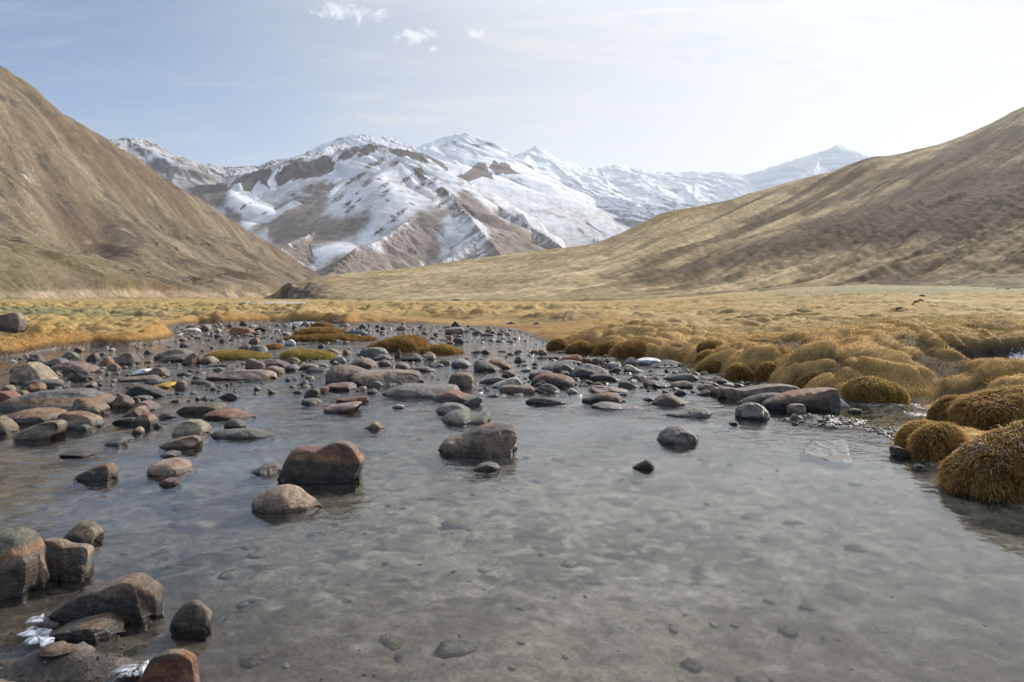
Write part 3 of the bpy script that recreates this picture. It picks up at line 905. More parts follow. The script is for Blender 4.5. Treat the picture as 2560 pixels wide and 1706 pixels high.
# bare ground and cliffs of the front mountain
BROWN = ['20,500 120,480 240,480 320,480 330,600 430,760 300,700 100,560', '600,700 700,620 830,560 1040,475 1035,620 985,740 850,830 700,915 620,850 480,790',
         '720,930 970,770 1080,760 1200,690 1310,710 1250,800 1100,870 1000,940 880,1030', '940,1090 1080,990 1230,930 1400,930 1480,850 1600,750 1700,655 1800,680 1900,640 1850,760 1840,900 1750,1050 1500,1200 900,1200',
         '1915,560 2000,515 2100,590 2353,730 2550,860 2700,960 2800,1200 2100,1200 2080,990 2160,940 2100,880 2210,810 2050,720 1950,650']
CLIFFS = ['640,400 700,345 800,305 1040,265 1078,305 1070,370 1000,390 830,412 680,462 640,425', '1090,292 1130,245 1240,195 1250,245 1180,285', '1245,225 1330,168 1392,195 1350,240 1260,262',
          '1420,215 1480,200 1600,215 1700,238 1750,300 1600,268 1500,242', '330,462 400,405 520,360 625,362 612,490 560,490 540,430 480,520 420,500 400,455', '1815,500 1850,478 1905,510 1860,562 1810,545',
          '1650,350 1700,340 1745,425 1700,428 1650,390', '50,515 140,470 240,462 310,470 300,500 150,520']
SPOTS = [(1515, 312), (1262, 402), (1310, 455), (1190, 442), (1435, 470), (1442, 522), (1585, 432), (1105, 565), (1172, 605), (1500, 720), (1400, 800), (1840, 610), (1700, 470), (1780, 440), (1330, 330), (1400, 300), (1190, 640), (1560, 660)]


def main_col(x, y, z, px, dd, tt, asp, sl, fl, fl2):
    py = HY - (z - H) / y * F
    n = fbm(x / 120, y / 120, 411, 4)
    c = mixc((0.165, 0.13, 0.112), (0.225, 0.18, 0.155), sstep(-0.4, 0.4, n))
    rock = sstep(0.95, 1.25, sl + 0.5 * fbm(x / 60, y / 60, 412, 4))
    cr = np.exp(-dd / 26) * (tt < 1e5) * sstep(-0.25, 0.1, fbm(x / 70, y / 70, 413, 3))
    cliff = sstep(690, 700, px) * sstep(840, 828, px) * (tt < 1e5) * sstep(75, 40, dd) * 1.2
    cliff2 = sstep(560, 590, px) * sstep(690, 670, px) * (tt < 1e5) * sstep(55, 25, dd)
    spot = sstep(0.33, 0.46, fbm(x / 46, y / 46, 414, 4)) * sstep(330, 480, py + 0 * px)
    # snow: thicker higher up and on the slopes turned from the sun
    s = 0.50 + (z - 285) / 560 + 0.5 * (0.36 - asp) + 0.18 * fbm(x / 260, y / 260, 415, 4)
    s = s + 0.26 * fl + 0.16 * fl2
    wob = 30 * fl + 17 * fl2 + 10 * fbm(x / 60, y / 60, 419, 3)
    brown = np.zeros_like(x)
    for q in BROWN:
        brown = np.maximum(brown, pmask(px, py, zpoly(q), 20, wob))
    s = 0.62 + 0.10 * (0.36 - asp) + 0.30 * fl + 0.22 * fl2 - 0.62 * brown * (0.95 + 0.4 * fl) - 0.25 * sstep(200, 40, z)
    dark = np.zeros_like(x)
    for q in CLIFFS:
        dark = np.maximum(dark, pmask(px, py, zpoly(q), 2.5, 0.35 * wob))
    for (ex, ey) in SPOTS:
        cx, cy = 460 + ex * 0.3485, 300 + ey * 0.3485
        u_, v_ = (px - cx) * 0.82 - (py - cy) * 0.57, (px - cx) * 0.57 + (py - cy) * 0.82
        dark = np.maximum(dark, np.exp(-((u_ / 13) ** 2 + (v_ / 4.5) ** 2)) * sstep(-0.4, 0.2, fbm(x / 12, y / 12, 418, 3)) * 1.3)
    dark = np.clip(dark + 0.5 * cr + 0.6 * spot * (z > 230), 0, 1)
    c = mixc(c, mixc((0.125, 0.105, 0.098), (0.07, 0.06, 0.06), sstep(-0.3, 0.3, fl2)), dark)
    s = s - dark * 0.9
    return c, np.clip(s, -0.3, 1.1)


mountain('snowy_mountain', main_ridges, (250, 1560), (1380, 3000), 900, 520, 401, 0.55, main_col, 'snow dusted mountain with a dark cliff band and brown lower slopes', jag=9)

back_crest = [(560, 462, 3300), (690, 416, 3300), (760, 388, 3330), (800, 368, 3350), (840, 352, 3380), (880, 341, 3400), (905, 340, 3410), (935, 344, 3420), (975, 346, 3440), (1035, 374, 3480), (1090, 410, 3500)]


def snow_col(lo, base, seed, rk=0.5):
    def f(x, y, z, px, dd, tt, asp, sl, fl, fl2):
        n = fbm(x / 200, y / 200, seed, 4)
        c = mixc((0.19, 0.15, 0.125), (0.13, 0.115, 0.11), sstep(-0.2, 0.3, n))
        rock = sstep(0.85, 1.3, sl + 0.6 * fbm(x / 80, y / 80, seed + 1, 4)) + sstep(0.25, 0.45, fl2 + 0.4 * fbm(x / 90, y / 90, seed + 2, 3)) * rk
        s = base + (z - lo) / 900 + 0.5 * (0.36 - asp) + 0.12 * fbm(x / 300, y / 300, seed + 3, 3) + 0.2 * fl + 0.12 * fl2
        s = s - np.clip(rock, 0, 1) * 0.55
        return mixc(c, (0.10, 0.092, 0.092), np.clip(rock, 0, 1)), np.clip(s, -0.3, 1.15)
    return f


mountain('back_summit', [(back_crest, 0.60)] + spurs(back_crest, 40, 5), (540, 1120), (2750, 3800), 420, 240, 431, 0.7, snow_col(600, 0.56, 441), 'snowy summit rising behind the cliff band of the front mountain', jag=10)

l_crest = [(150, 330, 2700), (250, 352, 2750), (300, 352, 2780), (322, 347, 2800), (352, 353, 2820), (385, 362, 2850), (420, 386, 2900), (480, 404, 2950), (540, 420, 3000), (580, 422, 3040), (640, 420, 3100), (700, 425, 3200)]
mountain('left_snowy_ridge', [(l_crest, 0.56)] + spurs(l_crest, 45, 8, drop=0.45, length=500), (120, 760), (2050, 3500), 460, 300, 451, 0.8, snow_col(560, 0.50, 461, 0.9), 'frosted rocky ridge behind the left hillside', jag=10)

p2_crest = [(960, 400, 3900), (1035, 376, 3950), (1075, 358, 3980), (1110, 345, 4000), (1135, 340, 4010), (1165, 335, 4020), (1190, 342, 4030), (1220, 368, 4060), (1255, 398, 4080), (1290, 426, 4050), (1330, 436, 3980),
            (1370, 456, 3900), (1440, 478, 3800), (1500, 494, 3700), (1560, 500, 3600), (1600, 520, 3500), (1650, 546, 3400), (1720, 590, 3250)]
p2s1 = [(1165, 337, 4015), (1190, 405, 3800), (1260, 450, 3600), (1330, 520, 3350), (1420, 570, 3100), (1500, 610, 2900)]
p2s2 = [(1090, 355, 3990), (1080, 420, 3750), (1130, 470, 3500), (1200, 530, 3250)]
p2s3 = [(1500, 494, 3700), (1470, 540, 3450), (1440, 580, 3250), (1420, 610, 3050)]
p2s4 = [(1370, 456, 3900), (1390, 500, 3650), (1380, 560, 3350), (1390, 600, 3100)]


def p2_col(x, y, z, px, dd, tt, asp, sl, fl, fl2):
    py = HY - (z - H) / y * F
    c, s = snow_col(500, 0.64, 471, 0.4)(x, y, z, px, dd, tt, asp, sl, fl, fl2)
    tooth = np.zeros_like(x)
    for q in ('1940,420 2010,395 2110,298 2160,305 2235,440 2140,402 2020,432', '2185,345 2225,303 2290,380 2240,395', '2265,335 2300,300 2353,360 2420,390 2300,392'):
        tooth = np.maximum(tooth, pmask(px, py, zpoly(q), 2.5, 8 * fl2))
    band = np.exp(-(((px - 1120) / 34) ** 2 + ((py - 362 + 0.25 * (px - 1120)) / 9) ** 2)) + np.exp(-(((px - 1205) / 30) ** 2 + ((py - 362) / 8) ** 2))
    c = mixc(c, (0.15, 0.11, 0.10), np.clip(tooth * 1.5, 0, 1))
    return c, s - 0.95 * np.clip(tooth * 1.6, 0, 1) - 0.7 * np.clip(band, 0, 1) + 0.1


mountain('second_peak', [(p2_crest, 0.58), (p2s1, 0.55), (p2s2, 0.56), (p2s3, 0.55), (p2s4, 0.55)], (940, 1800), (2600, 4600), 620, 420, 481, 0.7, p2_col, 'rounded white peak with rock teeth below its top', jag=10, sc=1.4)

far_crest = [(1180, 420, 7000), (1270, 400, 7000), (1300, 386, 7000), (1322, 374, 7000), (1336, 366, 7000), (1352, 378, 7000), (1380, 392, 7000), (1415, 404, 7000), (1450, 418, 7050), (1490, 424, 7100), (1520, 416, 7150), (1540, 412, 7200),
             (1580, 422, 7250), (1640, 432, 7300), (1700, 431, 7400), (1760, 430, 7500), (1810, 432, 7500), (1860, 439, 7500), (1910, 426, 7500), (1950, 412, 7450), (1990, 399, 7400), (2040, 386, 7400), (2070, 374, 7400), (2090, 364, 7400), (2110, 366, 7400),
             (2150, 382, 7400), (2190, 404, 7400), (2260, 450, 7400), (2400, 520, 7400)]
mountain('far_snow_range', [(far_crest, 0.62)] + spurs(far_crest, 24, 11, drop=0.46, length=1300, k=0.6), (1150, 2500), (5200, 8600), 800, 380, 491, 1.4, snow_col(1100, 0.95, 495, 0.25), 'white snow covered range far away at the valley head', jag=10, sc=3.2)
# ------------------------------------------------------------------ rocks
PAL = dict(brown=(0.175, 0.128, 0.096), grey=(0.165, 0.152, 0.138), tan=(0.27, 0.205, 0.15), red=(0.20, 0.092, 0.065), orange=(0.25, 0.148, 0.085),
           green=(0.13, 0.14, 0.105), dark=(0.075, 0.064, 0.056), pale=(0.40, 0.37, 0.33), pink=(0.255, 0.178, 0.148), white=(0.62, 0.61, 0.60),
           yellow=(0.50, 0.32, 0.05), teal=(0.10, 0.125, 0.13), rust=(0.24, 0.115, 0.062))
REG = dict(r1=(0, 750, 640 / 2334), r2=(640, 750, 640 / 2334), r3=(1280, 750, 640 / 2334), r4=(1920, 750, 640 / 2334), r5=(0, 1180, 640 / 1908),
           r6=(640, 1080, 640 / 2353), r7=(1280, 1100, 640 / 1656), r8=(1920, 1000, 640 / 2281), a=(440, 760, 560 / 2353), b=(940, 740, 560 / 2353),
           q=(2240, 690, 320 / 2353), p=(0, 750, 220 / 2300), px=(0, 0, 1.0))
BOX = []          # photograph boxes already taken


def to_px(reg, pts):
    ox, oy, s = REG[reg]
    return np.array([[ox + float(a) * s, oy + float(b) * s] for a, b in (p.split(',') for p in pts.split())])


def resample(P, n, smooth=1):
    for _ in range(smooth):
        Q = [P[0]]
        for a, b in zip(P[:-1], P[1:]):
            Q += [0.78 * a + 0.22 * b, 0.22 * a + 0.78 * b]
        Q.append(P[-1])
        P = np.array(Q)
    L = np.concatenate([[0], np.cumsum(np.hypot(*np.diff(P, axis=0).T))])
    # closer rows at both ends
    t = np.linspace(0, 1, n)
    t = 0.7 * t + 0.3 * (0.5 - 0.5 * np.cos(math.pi * t))
    return np.stack([np.interp(t * L[-1], L, P[:, k]) for k in (0, 1)], 1)


def noise3(p, s, seed, o=3):
    """cheap solid noise from three plane noises"""
    x, y, z = (p * s).T
    return (fbm(x + 0.37 * z, y - 0.21 * z, seed, o) + fbm(y + 0.4 * x, z + 0.3 * x, seed + 71, o) + fbm(z - 0.3 * y, x + 0.25 * y, seed + 143, o)) / 1.7


def loft(P, Yf, zb, seed, depth=None, nexp=2.5, cuts=7, rough=1.0, nu=44, nv=30, skirt=0.10, ridge=1.0, smooth=1):
    """P: photograph outline of the top edge from the left to the right foot. Returns vertices around the foot's centre, quads, centre, size"""
    wpx = P[:, 0].max() - P[:, 0].min()
    Wd = wpx / F * Yf
    pe = 0.5 * (P[0, 1] + P[-1, 1])
    est = (H - zb) * F / max(pe - HY, 4.0) - Yf
    d = float(np.clip(est, 0.22 * Wd, 0.52 * Wd)) if depth is None else depth * Wd * 0.5
    Yc = Yf + d
    wl = HY + (H - zb) * F / Yc                # the waterline in the plane of the skyline
    if P[0, 1] < wl - 0.5:
        P = np.vstack([[P[0, 0] - 0.02 * wpx, wl], P])
    if P[-1, 1] < wl - 0.5:
        P = np.vstack([P, [P[-1, 0] + 0.02 * wpx, wl]])
    Q = resample(P, nu, smooth)
    x = (Q[:, 0] - 1280) / F * Yc
    z = H - (Q[:, 1] - HY) / F * Yc - zb
    z = np.maximum(z, -0.02 * Wd)
    cx = 0.5 * (x[0] + x[-1])
    zm = max(z.max(), 1e-3)
    th = np.linspace(-R(112), R(112), nv)
    e = 2.0 / nexp
    zs = np.clip(z / zm, 0, 1)
    s = np.linspace(-1, 1, nu)
    dd = d * np.clip(0.25 + 0.75 * zs ** 0.45, 0, 1) * (1 - np.abs(s) ** 6 * 0.75)
    r = np.random.default_rng(seed)
    V = np.zeros((nu, nv, 3))
    sn, cs = np.sin(th), np.cos(th)
    for j in range(nv):
        V[:, j, 0] = (x - cx) * (1.0 - 0.10 * sn[j] ** 2)
        V[:, j, 1] = dd * np.sign(sn[j]) * abs(sn[j]) ** e
        up = abs(cs[j]) ** e
        V[:, j, 2] = np.maximum(z, 0.0) * up if cs[j] >= 0 else -(skirt * Wd + 0.25 * np.maximum(z, 0)) * up * 2.2
    V[:, :, 2] += np.minimum(z, 0)[:, None]
    under = np.abs(th) > R(90)
    for j in np.where(under)[0]:                 # the foot spreads under the silt
        e_ = (abs(th[j]) - R(90)) / R(22)
        V[:, j, 0] *= 1 + 0.05 * e_
        V[:, j, 1] += np.sign(sn[j]) * (0.015 + 0.10 * dd) * e_
        V[:, j, 2] = -0.004 - (0.012 + 0.12 * e_) * np.clip(zs * 2.5, 0.08, 1.0) + np.minimum(z, 0) * 0.5
    V = V.reshape(-1, 3)
    # broken faces
    sc = np.array([Wd / 2, d, zm])
    keep = np.tile(sstep(0.10, 0.45, np.abs(np.sin(th))), nu)        # the skyline keeps its surveyed shape
    for _ in range(cuts):
        nrm = np.array([r.normal() * 0.55, -abs(r.normal()) - 0.35 if r.random() < 0.7 else abs(r.normal()), r.normal() * 0.55 + 0.12])
        nrm /= np.linalg.norm(nrm)
        q = V / sc
        h = q @ nrm
        c = r.uniform(0.54, 0.84) + 0.42 * abs(nrm[0]) + 0.22 * max(nrm[2], 0)
        over = np.maximum(h - c, 0) * 0.9
        V = V - (over * keep)[:, None] * nrm * sc
    amp = 0.020 * Wd * rough
    nd = V / sc ** 1.0
    nl = nd / np.maximum(np.linalg.norm(nd, axis=1), 1e-6)[:, None]
    nz = noise3(V / Wd, 3.2, seed, 3) * 1.3 + noise3(V / Wd, 10.0, seed + 9, 3) * 0.75
    V = V + nl * (amp * nz * (0.35 + 0.65 * keep))[:, None] * np.array([1, 1, 0.8])
    quads = grid_quads(nu, nv)[:, ::-1]
    return V, quads, (cx, Yc, zb), (Wd, d, zm)


ROCK_N = [0]


def rock(reg, pts, yb, kind, label=None, frost=0.0, wet=0.0, nexp=None, cuts=None, depth=None, rough=1.0, band=None, big=False, land=False, group='rocks in and along the stream',
         name=None, cat=None, seed=None, smooth=1, P=None, water=1.0):
    ROCK_N[0] += 1
    seed = seed or 1000 + ROCK_N[0] * 13
    if P is None:
        P = to_px(reg, pts)
        yb = REG[reg][1] + yb * REG[reg][2]
    r = np.random.default_rng(seed)
    if land:
        cxp = 0.5 * (P[0, 0] + P[-1, 0])
        _, Yf, zb = hit(cxp, yb)
        zb -= 0.01
    else:
        Yf, zb = H * F / (yb - HY), 0.0
    wpx = P[:, 0].max() - P[:, 0].min()
    nu, nv = (110, 80) if big else (56, 36) if wpx > 60 else (34, 22) if wpx > 25 else (22, 14)
    V, quads, c, size = loft(P, Yf, zb, seed, depth, nexp or r.uniform(2.2, 3.4), cuts if cuts is not None else int(r.integers(8, 15)), rough, nu, nv, smooth=smooth)
    base = np.array(PAL[kind]) * r.uniform(0.68, 1.02) * (1.15 if kind in ('white', 'yellow', 'pale') else 1.0)
    base = base * (1 + r.normal(size=3) * 0.03)
    n1 = noise3(V / size[0], 2.4, seed + 3, 3)
    col = np.tile(base, (len(V), 1))
    alt = 0.75 * np.array(PAL[['tan', 'grey', 'brown', 'pink', 'grey'][int(r.integers(0, 5))]])
    col = mixc(col, alt, sstep(0.0, 0.5, n1) * 0.55)
    if band:
        h = V[:, 2] / size[2] + 0.10 * n1 + band.get('tilt', 0.0) * V[:, 0] / size[0]
        stops = band['stops']
        cc = np.tile(np.array(PAL[stops[0][1]]), (len(V), 1))
        for hh, k in stops[1:]:
            cc = mixc(cc, PAL[k], sstep(hh - 0.05, hh + 0.05, h))
        col = cc * (0.80 + 0.18 * n1[:, None])
    if not land:                             # silt on the part that stays under water
        col = mixc(col, np.array((0.175, 0.15, 0.12)) * (1 + 0.2 * n1[:, None]), sstep(-0.004, -0.025, V[:, 2]) * 0.85)
    o = mesh_np(name or ('boulder' if size[0] > 0.55 else 'rock'), V, quads, attrs={'Col': np.clip(col, 0.02, 0.9), 'Frost': np.full(len(V), frost), 'Wet': np.full(len(V), wet),
                'InWater': np.full(len(V), 0.0 if land else water)}, mat=M_rock, loc=c)
    o.data.set_sharp_from_angle(angle=R(34))
    tag(o, label, cat or ('boulder' if size[0] > 0.55 else 'rock'), group)
    BOX.append((P[:, 0].min(), P[:, 1].min(), P[:, 0].max(), yb))
    return o


# --- near left shore
rock('r5', '-170,800 -110,520 0,440 95,428 180,455 225,520 262,580 285,690 283,800 272,872', 965, 'grey', 'large boulder with green-grey cap and rusty band cut by the left picture edge', big=True, nexp=3.0, cuts=4,
     band=dict(stops=[(0, 'dark'), (0.36, 'grey'), (0.50, 'orange'), (0.66, 'green')], tilt=-0.25))
rock('r5', '276,840 276,600 300,588 330,690 372,780 345,830 300,852', 870, 'brown', 'narrow brown slab leaning on the side of the green-capped boulder', nexp=2.6)
rock('r5', '308,790 314,560 322,515 352,500 460,505 505,532 560,540 640,542 680,570 664,690 655,790', 812, 'brown', 'blocky brown rock with a broken tan corner right of the green-capped boulder', big=True, nexp=3.6, cuts=9,
     band=dict(stops=[(0, 'brown'), (0.55, 'grey'), (0.80, 'tan')], tilt=0.5))
rock('r5', '450,770 530,665 598,632 626,642 648,700 660,740 648,800', 822, 'dark', 'small angular dark rock in front of the blocky brown rock', nexp=2.4, cuts=9)
rock('r5', '462,500 560,402 618,360 680,372 722,412 757,452 720,505', 540, 'brown', 'rounded brown cobble half sunk behind the blocky brown rock', nexp=2.1, cuts=3, wet=0.3)
rock('r5', '320,1105 500,972 640,882 800,832 960,778 1030,785 1082,830 1150,862 1190,930 1182,1050 1172,1108', 1152, 'dark', 'big dark brown wedge boulder with a steep right end in the lower left', big=True, nexp=3.4, cuts=6,
     band=dict(stops=[(0, 'dark'), (0.45, 'dark'), (0.70, 'brown')], tilt=0.1))
rock('r5', '355,1240 420,1165 600,1120 740,1088 800,1110 910,1165 920,1185', 1292, 'brown', 'flat rust and grey slab in front of the big wedge boulder', big=True, nexp=2.6, cuts=5, depth=0.75,
     band=dict(stops=[(0, 'brown'), (0.5, 'grey'), (0.75, 'brown')], tilt=0.2))
rock('r5', '1255,1178 1300,1060 1380,975 1420,958 1480,965 1540,1010 1568,1048 1566,1110 1540,1168', 1192, 'tan', 'cone-shaped grey-tan rock standing alone right of the big wedge boulder', big=True, nexp=2.3, cuts=6, wet=0.55)
rock('r5', '1030,1600 1100,1440 1150,1372 1250,1340 1330,1333 1400,1360 1440,1392 1452,1450 1492,1600', 1660, 'red', 'brick red broken rock at the bottom edge of the picture', big=True, nexp=3.2, cuts=10, water=0.3,
     band=dict(stops=[(0, 'red'), (0.55, 'rust'), (0.85, 'brown')], tilt=-0.7))
rock('r5', '1195,78 1250,45 1310,55 1335,85', 108, 'red', 'small reddish stone barely above the water left of the striped red boulder')
rock('r5', '830,1568 900,1500 1000,1475 1060,1500 1050,1560', 1600, 'dark', 'dark icy stone tucked against the brick red rock', frost=0.5, water=0.3)
rock('r5', '240,1160 300,1118 400,1120 450,1150', 1172, 'brown', 'thin wet brown stone between the ice plates and the big wedge boulder', nexp=2.0)
# --- left group
rock('r1', '140,765 150,680 200,612 285,560 340,590 420,650 505,720', 772, 'tan', 'tan wedge rock with a pointed top among the left boulders', nexp=2.8)
rock('r1', '445,655 540,590 640,558 740,575 840,622 885,660', 682, 'brown', 'rounded brown rock right of the tan pointed wedge')
rock('r1', '590,735 680,680 740,640 800,648 832,690 842,712', 732, 'dark', 'dark two-layered stone in front of the rounded brown rock', wet=0.4)
rock('r1', '180,790 230,750 330,725 420,730 540,720 585,758', 782, 'grey', 'low grey slab under the tan pointed wedge', nexp=2.0, cuts=3)
rock('r1', '425,800 430,756 500,752 600,772 635,802', 812, 'dark', 'dark log-shaped slab lying right of the low grey slab', wet=0.4)
rock('r1', '-10,965 100,918 200,868 350,830 500,820 750,824 900,868 1000,900 1050,940 1046,980', 1025, 'brown', 'longest brown layered boulder on the left with frost on its upper left', frost=0.25, nexp=2.5, cuts=5, big=True,
     band=dict(stops=[(0, 'dark'), (0.28, 'brown'), (0.50, 'orange'), (0.66, 'grey')], tilt=0.0))
rock('r1', '685,1000 690,930 720,890 800,895 900,932 976,978 952,1022', 1060, 'orange', 'orange-brown rock leaning on the front of the longest left boulder', nexp=2.8, band=dict(stops=[(0, 'brown'), (0.35, 'tan'), (0.7, 'orange')], tilt=0.4))
rock('r1', '1040,930 1090,870 1130,865 1190,900 1222,936 1190,985', 988, 'brown', 'brown cobble just right of the longest left boulder')
rock('r1', '1140,870 1200,800 1280,770 1360,785 1480,830 1575,862', 888, 'dark', 'sharp dark slab with a long right tip below the yellow stone', nexp=2.4, cuts=7, wet=0.3)
rock('r1', '1395,788 1440,768 1550,745 1600,760 1590,790', 806, 'yellow', 'small bright yellow stone', nexp=2.2, cuts=2)
rock('r1', '1595,800 1620,745 1645,732 1690,745 1702,798', 816, 'brown', 'blocky brown stone at the right end of the yellow stone')
rock('r1', '-70,920 -40,840 0,832 80,830 150,870 178,888', 942, 'red', 'reddish rock at the left picture edge above the longest boulder')
rock('r1', '155,872 200,825 230,830 256,872', 886, 'tan', 'little tan stone beside the reddish rock at the left edge')
rock('r1', '10,832 60,775 100,780 136,834', 852, 'tan', 'small olive stone below the tan pointed wedge, nearest the left edge')
rock('r1', '245,802 330,745 370,760 412,808', 832, 'rust', 'small reddish brown pyramid on the low grey slab')
rock('r1', '-60,1095 20,1060 120,1030 270,995 400,1000 500,1022 552,1050 548,1092', 1152, 'brown', 'flat orange-brown boulder below the longest left boulder', nexp=2.3, band=dict(stops=[(0, 'brown'), (0.3, 'grey'), (0.55, 'orange')], tilt=0.1))
rock('r1', '550,1152 555,1050 600,1020 740,1020 862,1055 902,1090 922,1132', 1188, 'tan', 'orange rimmed tan rock right of the flat orange-brown boulder', nexp=2.8, band=dict(stops=[(0, 'grey'), (0.4, 'tan'), (0.75, 'orange')], tilt=-0.2))
rock('r1', '700,1182 740,1140 790,1135 812,1172', 1196, 'green', 'small grey-green stone in front of the orange rimmed rock')
rock('r1', '160,1225 300,1150 430,1105 530,1100 562,1130 552,1190 420,1280', 1292, 'tan', 'tan brown rock with a steep right face sloping into the water on the left', nexp=2.8)
rock('r1', '-90,1155 0,1050 60,1080 130,1142 142,1185', 1226, 'tan', 'pale tan rounded rock cut by the left picture edge', nexp=2.2)
rock('r1', '1115,1082 1170,1020 1280,960 1322,985 1342,1032', 1088, 'tan', 'tan and orange angular rock in midstream on the left', frost=0.1)
rock('r1', '1240,965 1290,920 1370,925 1472,992', 1012, 'pink', 'pinkish rounded rock behind the tan and orange angular rock', nexp=2.2)
rock('r1', '1180,898 1250,875 1340,868 1402,906', 916, 'grey', 'smooth grey stone under the sharp dark slab')
rock('r1', '1225,950 1250,895 1275,910 1278,942', 962, 'grey', 'little round grey stone between the brown cobble and the pinkish rock')
rock('r1', '1225,1152 1240,1080 1290,1045 1350,1025 1392,1060 1412,1112', 1162, 'brown', 'brown angular rock with a red chip on top', nexp=2.7, cuts=9, band=dict(stops=[(0, 'dark'), (0.5, 'tan'), (0.85, 'red')], tilt=0.1))
rock('r1', '1395,1158 1420,1115 1482,1158', 1162, 'dark', 'small dark triangle of rock at the foot of the red chipped one')
rock('r1', '1010,1132 1080,1085 1200,1070 1242,1085 1228,1112', 1136, 'dark', 'wet dark slab left of the red chipped rock', wet=0.7)
rock('r1', '1455,1072 1480,1035 1550,1035 1612,1062', 1082, 'dark', 'dark grey flat stone right of the pinkish rock')
rock('r1', '1590,1028 1700,960 1850,940 2000,940 2052,975 2044,998', 1046, 'brown', 'long brown slab with a speckled right end', nexp=2.3, cuts=4)
rock('r1', '1770,952 1830,920 1872,942', 956, 'pink', 'small pink stone behind the long speckled slab')
rock('r1', '1840,1062 1930,1010 2050,995 2150,1010 2338,1062', 1092, 'red', 'smooth red-brown low dome right of the long speckled slab', nexp=2.0, cuts=2)
rock('r1', '1200,1212 1240,1165 1275,1155 1307,1192', 1222, 'tan', 'small tan cone in calm water below the red chipped rock')
rock('r1', '1580,1198 1650,1120 1700,1095 1800,1100 1880,1140 1916,1202', 1242, 'tan', 'faceted tan rock with a ridge in midstream left', nexp=2.4, cuts=9)
rock('r1', '2050,1142 2090,1090 2140,1080 2200,1100 2238,1138', 1172, 'green', 'small olive rock right of the faceted tan rock', nexp=2.2)
rock('r1', '1905,1238 1980,1185 2100,1182 2200,1172 2330,1176 2440,1200 2525,1240', 1262, 'grey', 'long low grey-brown boulder sinking into the water under the olive rock', nexp=2.0, cuts=3)
rock('r1', '950,1322 1010,1272 1150,1247 1142,1278', 1330, 'grey', 'flat grey slab just breaking the surface below the small tan cone', nexp=2.0, cuts=2, wet=0.5)
rock('r1', '1450,1328 1600,1265 1760,1235 1810,1250 1832,1290 1760,1342', 1362, 'tan', 'tan wedge sloping left with a bright right face below the faceted rock', nexp=2.7, cuts=6)
rock('r1', '575,1412 600,1380 700,1368 800,1375 872,1402', 1442, 'dark', 'low dark grey stone alone in calm water on the left', nexp=2.1, cuts=2)
rock('r1', '1465,1412 1540,1375 1620,1385 1642,1412', 1436, 'grey', 'small smooth grey stone under the bright-faced tan wedge', nexp=2.1, cuts=2)
rock('r1', '1380,1522 1440,1465 1560,1455 1640,1465 1720,1522 1795,1575', 1605, 'tan', 'tan rounded rock with a sloping right flank above the striped boulder', nexp=2.3, cuts=4)
rock('r1', '660,1635 760,1570 880,1520 950,1490 1020,1485 1045,1540 1062,1600', 1648, 'dark', 'dark split rock with an orange block at its right end', nexp=3.0, cuts=8, band=dict(stops=[(0, 'dark'), (0.5, 'brown'), (0.9, 'orange')], tilt=0.5))
rock('r1', '1990,892 2080,845 2130,850 2202,892', 898, 'dark', 'dark low stone with foam at its foot in the riffle', wet=0.5)
rock('r1', '1740,762 1760,730 1850,735 1922,752', 767, 'dark', 'flat dark stone right of the brown block by the yellow stone')
rock('r1', '1755,716 1790,690 1832,706', 722, 'dark', 'tiny dark stone above the flat dark stone')
rock('r1', '1875,722 1890,690 2060,650 2200,640 2334,640 2450,650 2512,682', 732, 'pink', 'long flat reddish slab in the middle of the riffle', nexp=2.8, cuts=4, depth=0.5)
rock('r1', '1325,752 1350,715 1400,708 1482,738', 766, 'grey', 'grey stone just behind the yellow stone')
rock('r1', '1100,742 1120,710 1250,700 1350,690 1422,692', 747, 'brown', 'low brown slab in front of the icy boulder')
rock('r1', '1320,692 1380,640 1450,612 1522,650 1542,692', 712, 'brown', 'brown boulder glazed with ice', frost=0.35, wet=0.8)
rock('r1', '1195,692 1250,640 1360,625 1382,662', 697, 'pale', 'pale frosted rock left of the ice-glazed boulder', frost=0.6)
rock('r1', '1610,682 1660,655 1740,670 1757,692', 694, 'dark', 'small dark wet stone right of the ice-glazed boulder', wet=0.5)
rock('r1', '1940,642 1990,605 2062,638', 647, 'brown', 'little brown stone behind the long flat reddish slab')
rock('r1', '1870,602 1980,580 2090,580 2088,602', 608, 'brown', 'thin flat brown plate in the far riffle on the left')
rock('r1', '1405,532 1460,490 1580,445 1690,450 1762,490 1745,530', 547, 'green', 'long smooth grey-green boulder by the left grassy islet', nexp=2.2, cuts=3)
rock('r1', '1440,552 1560,500 1700,490 1762,500 1695,552', 562, 'brown', 'brown slab overlapped by the smooth grey-green boulder', nexp=2.2)
rock('r1', '1655,582 1720,510 1770,475 1802,490 1772,562', 592, 'brown', 'upright fluted brown rock left of the grassy islet', nexp=2.4, cuts=9)
rock('r1', '1790,572 1870,520 1930,505 1992,562', 582, 'tan', 'striped round rock under the left grassy islet', frost=0.1)
rock('r1', '260,552 310,500 350,495 412,562', 577, 'dark', 'dark pyramid-shaped rock on the far left of the stream', cuts=8)
rock('r1', '400,602 500,535 560,530 602,572', 607, 'grey', 'grey sloping rock right of the dark pyramid')
rock('r1', '560,542 600,485 660,470 712,502', 547, 'green', 'pale greenish rock behind the grey sloping one')
rock('r1', '1030,572 1130,490 1190,475 1242,520 1268,552', 592, 'brown', 'brown wedge rock below the left bank tip', cuts=8)
rock('r1', '905,602 940,550 1000,530 1032,562', 612, 'rust', 'small rusty rock left of the brown wedge rock')
rock('r1', '985,632 1040,570 1092,607', 642, 'brown', 'small brown cone in front of the brown wedge rock')
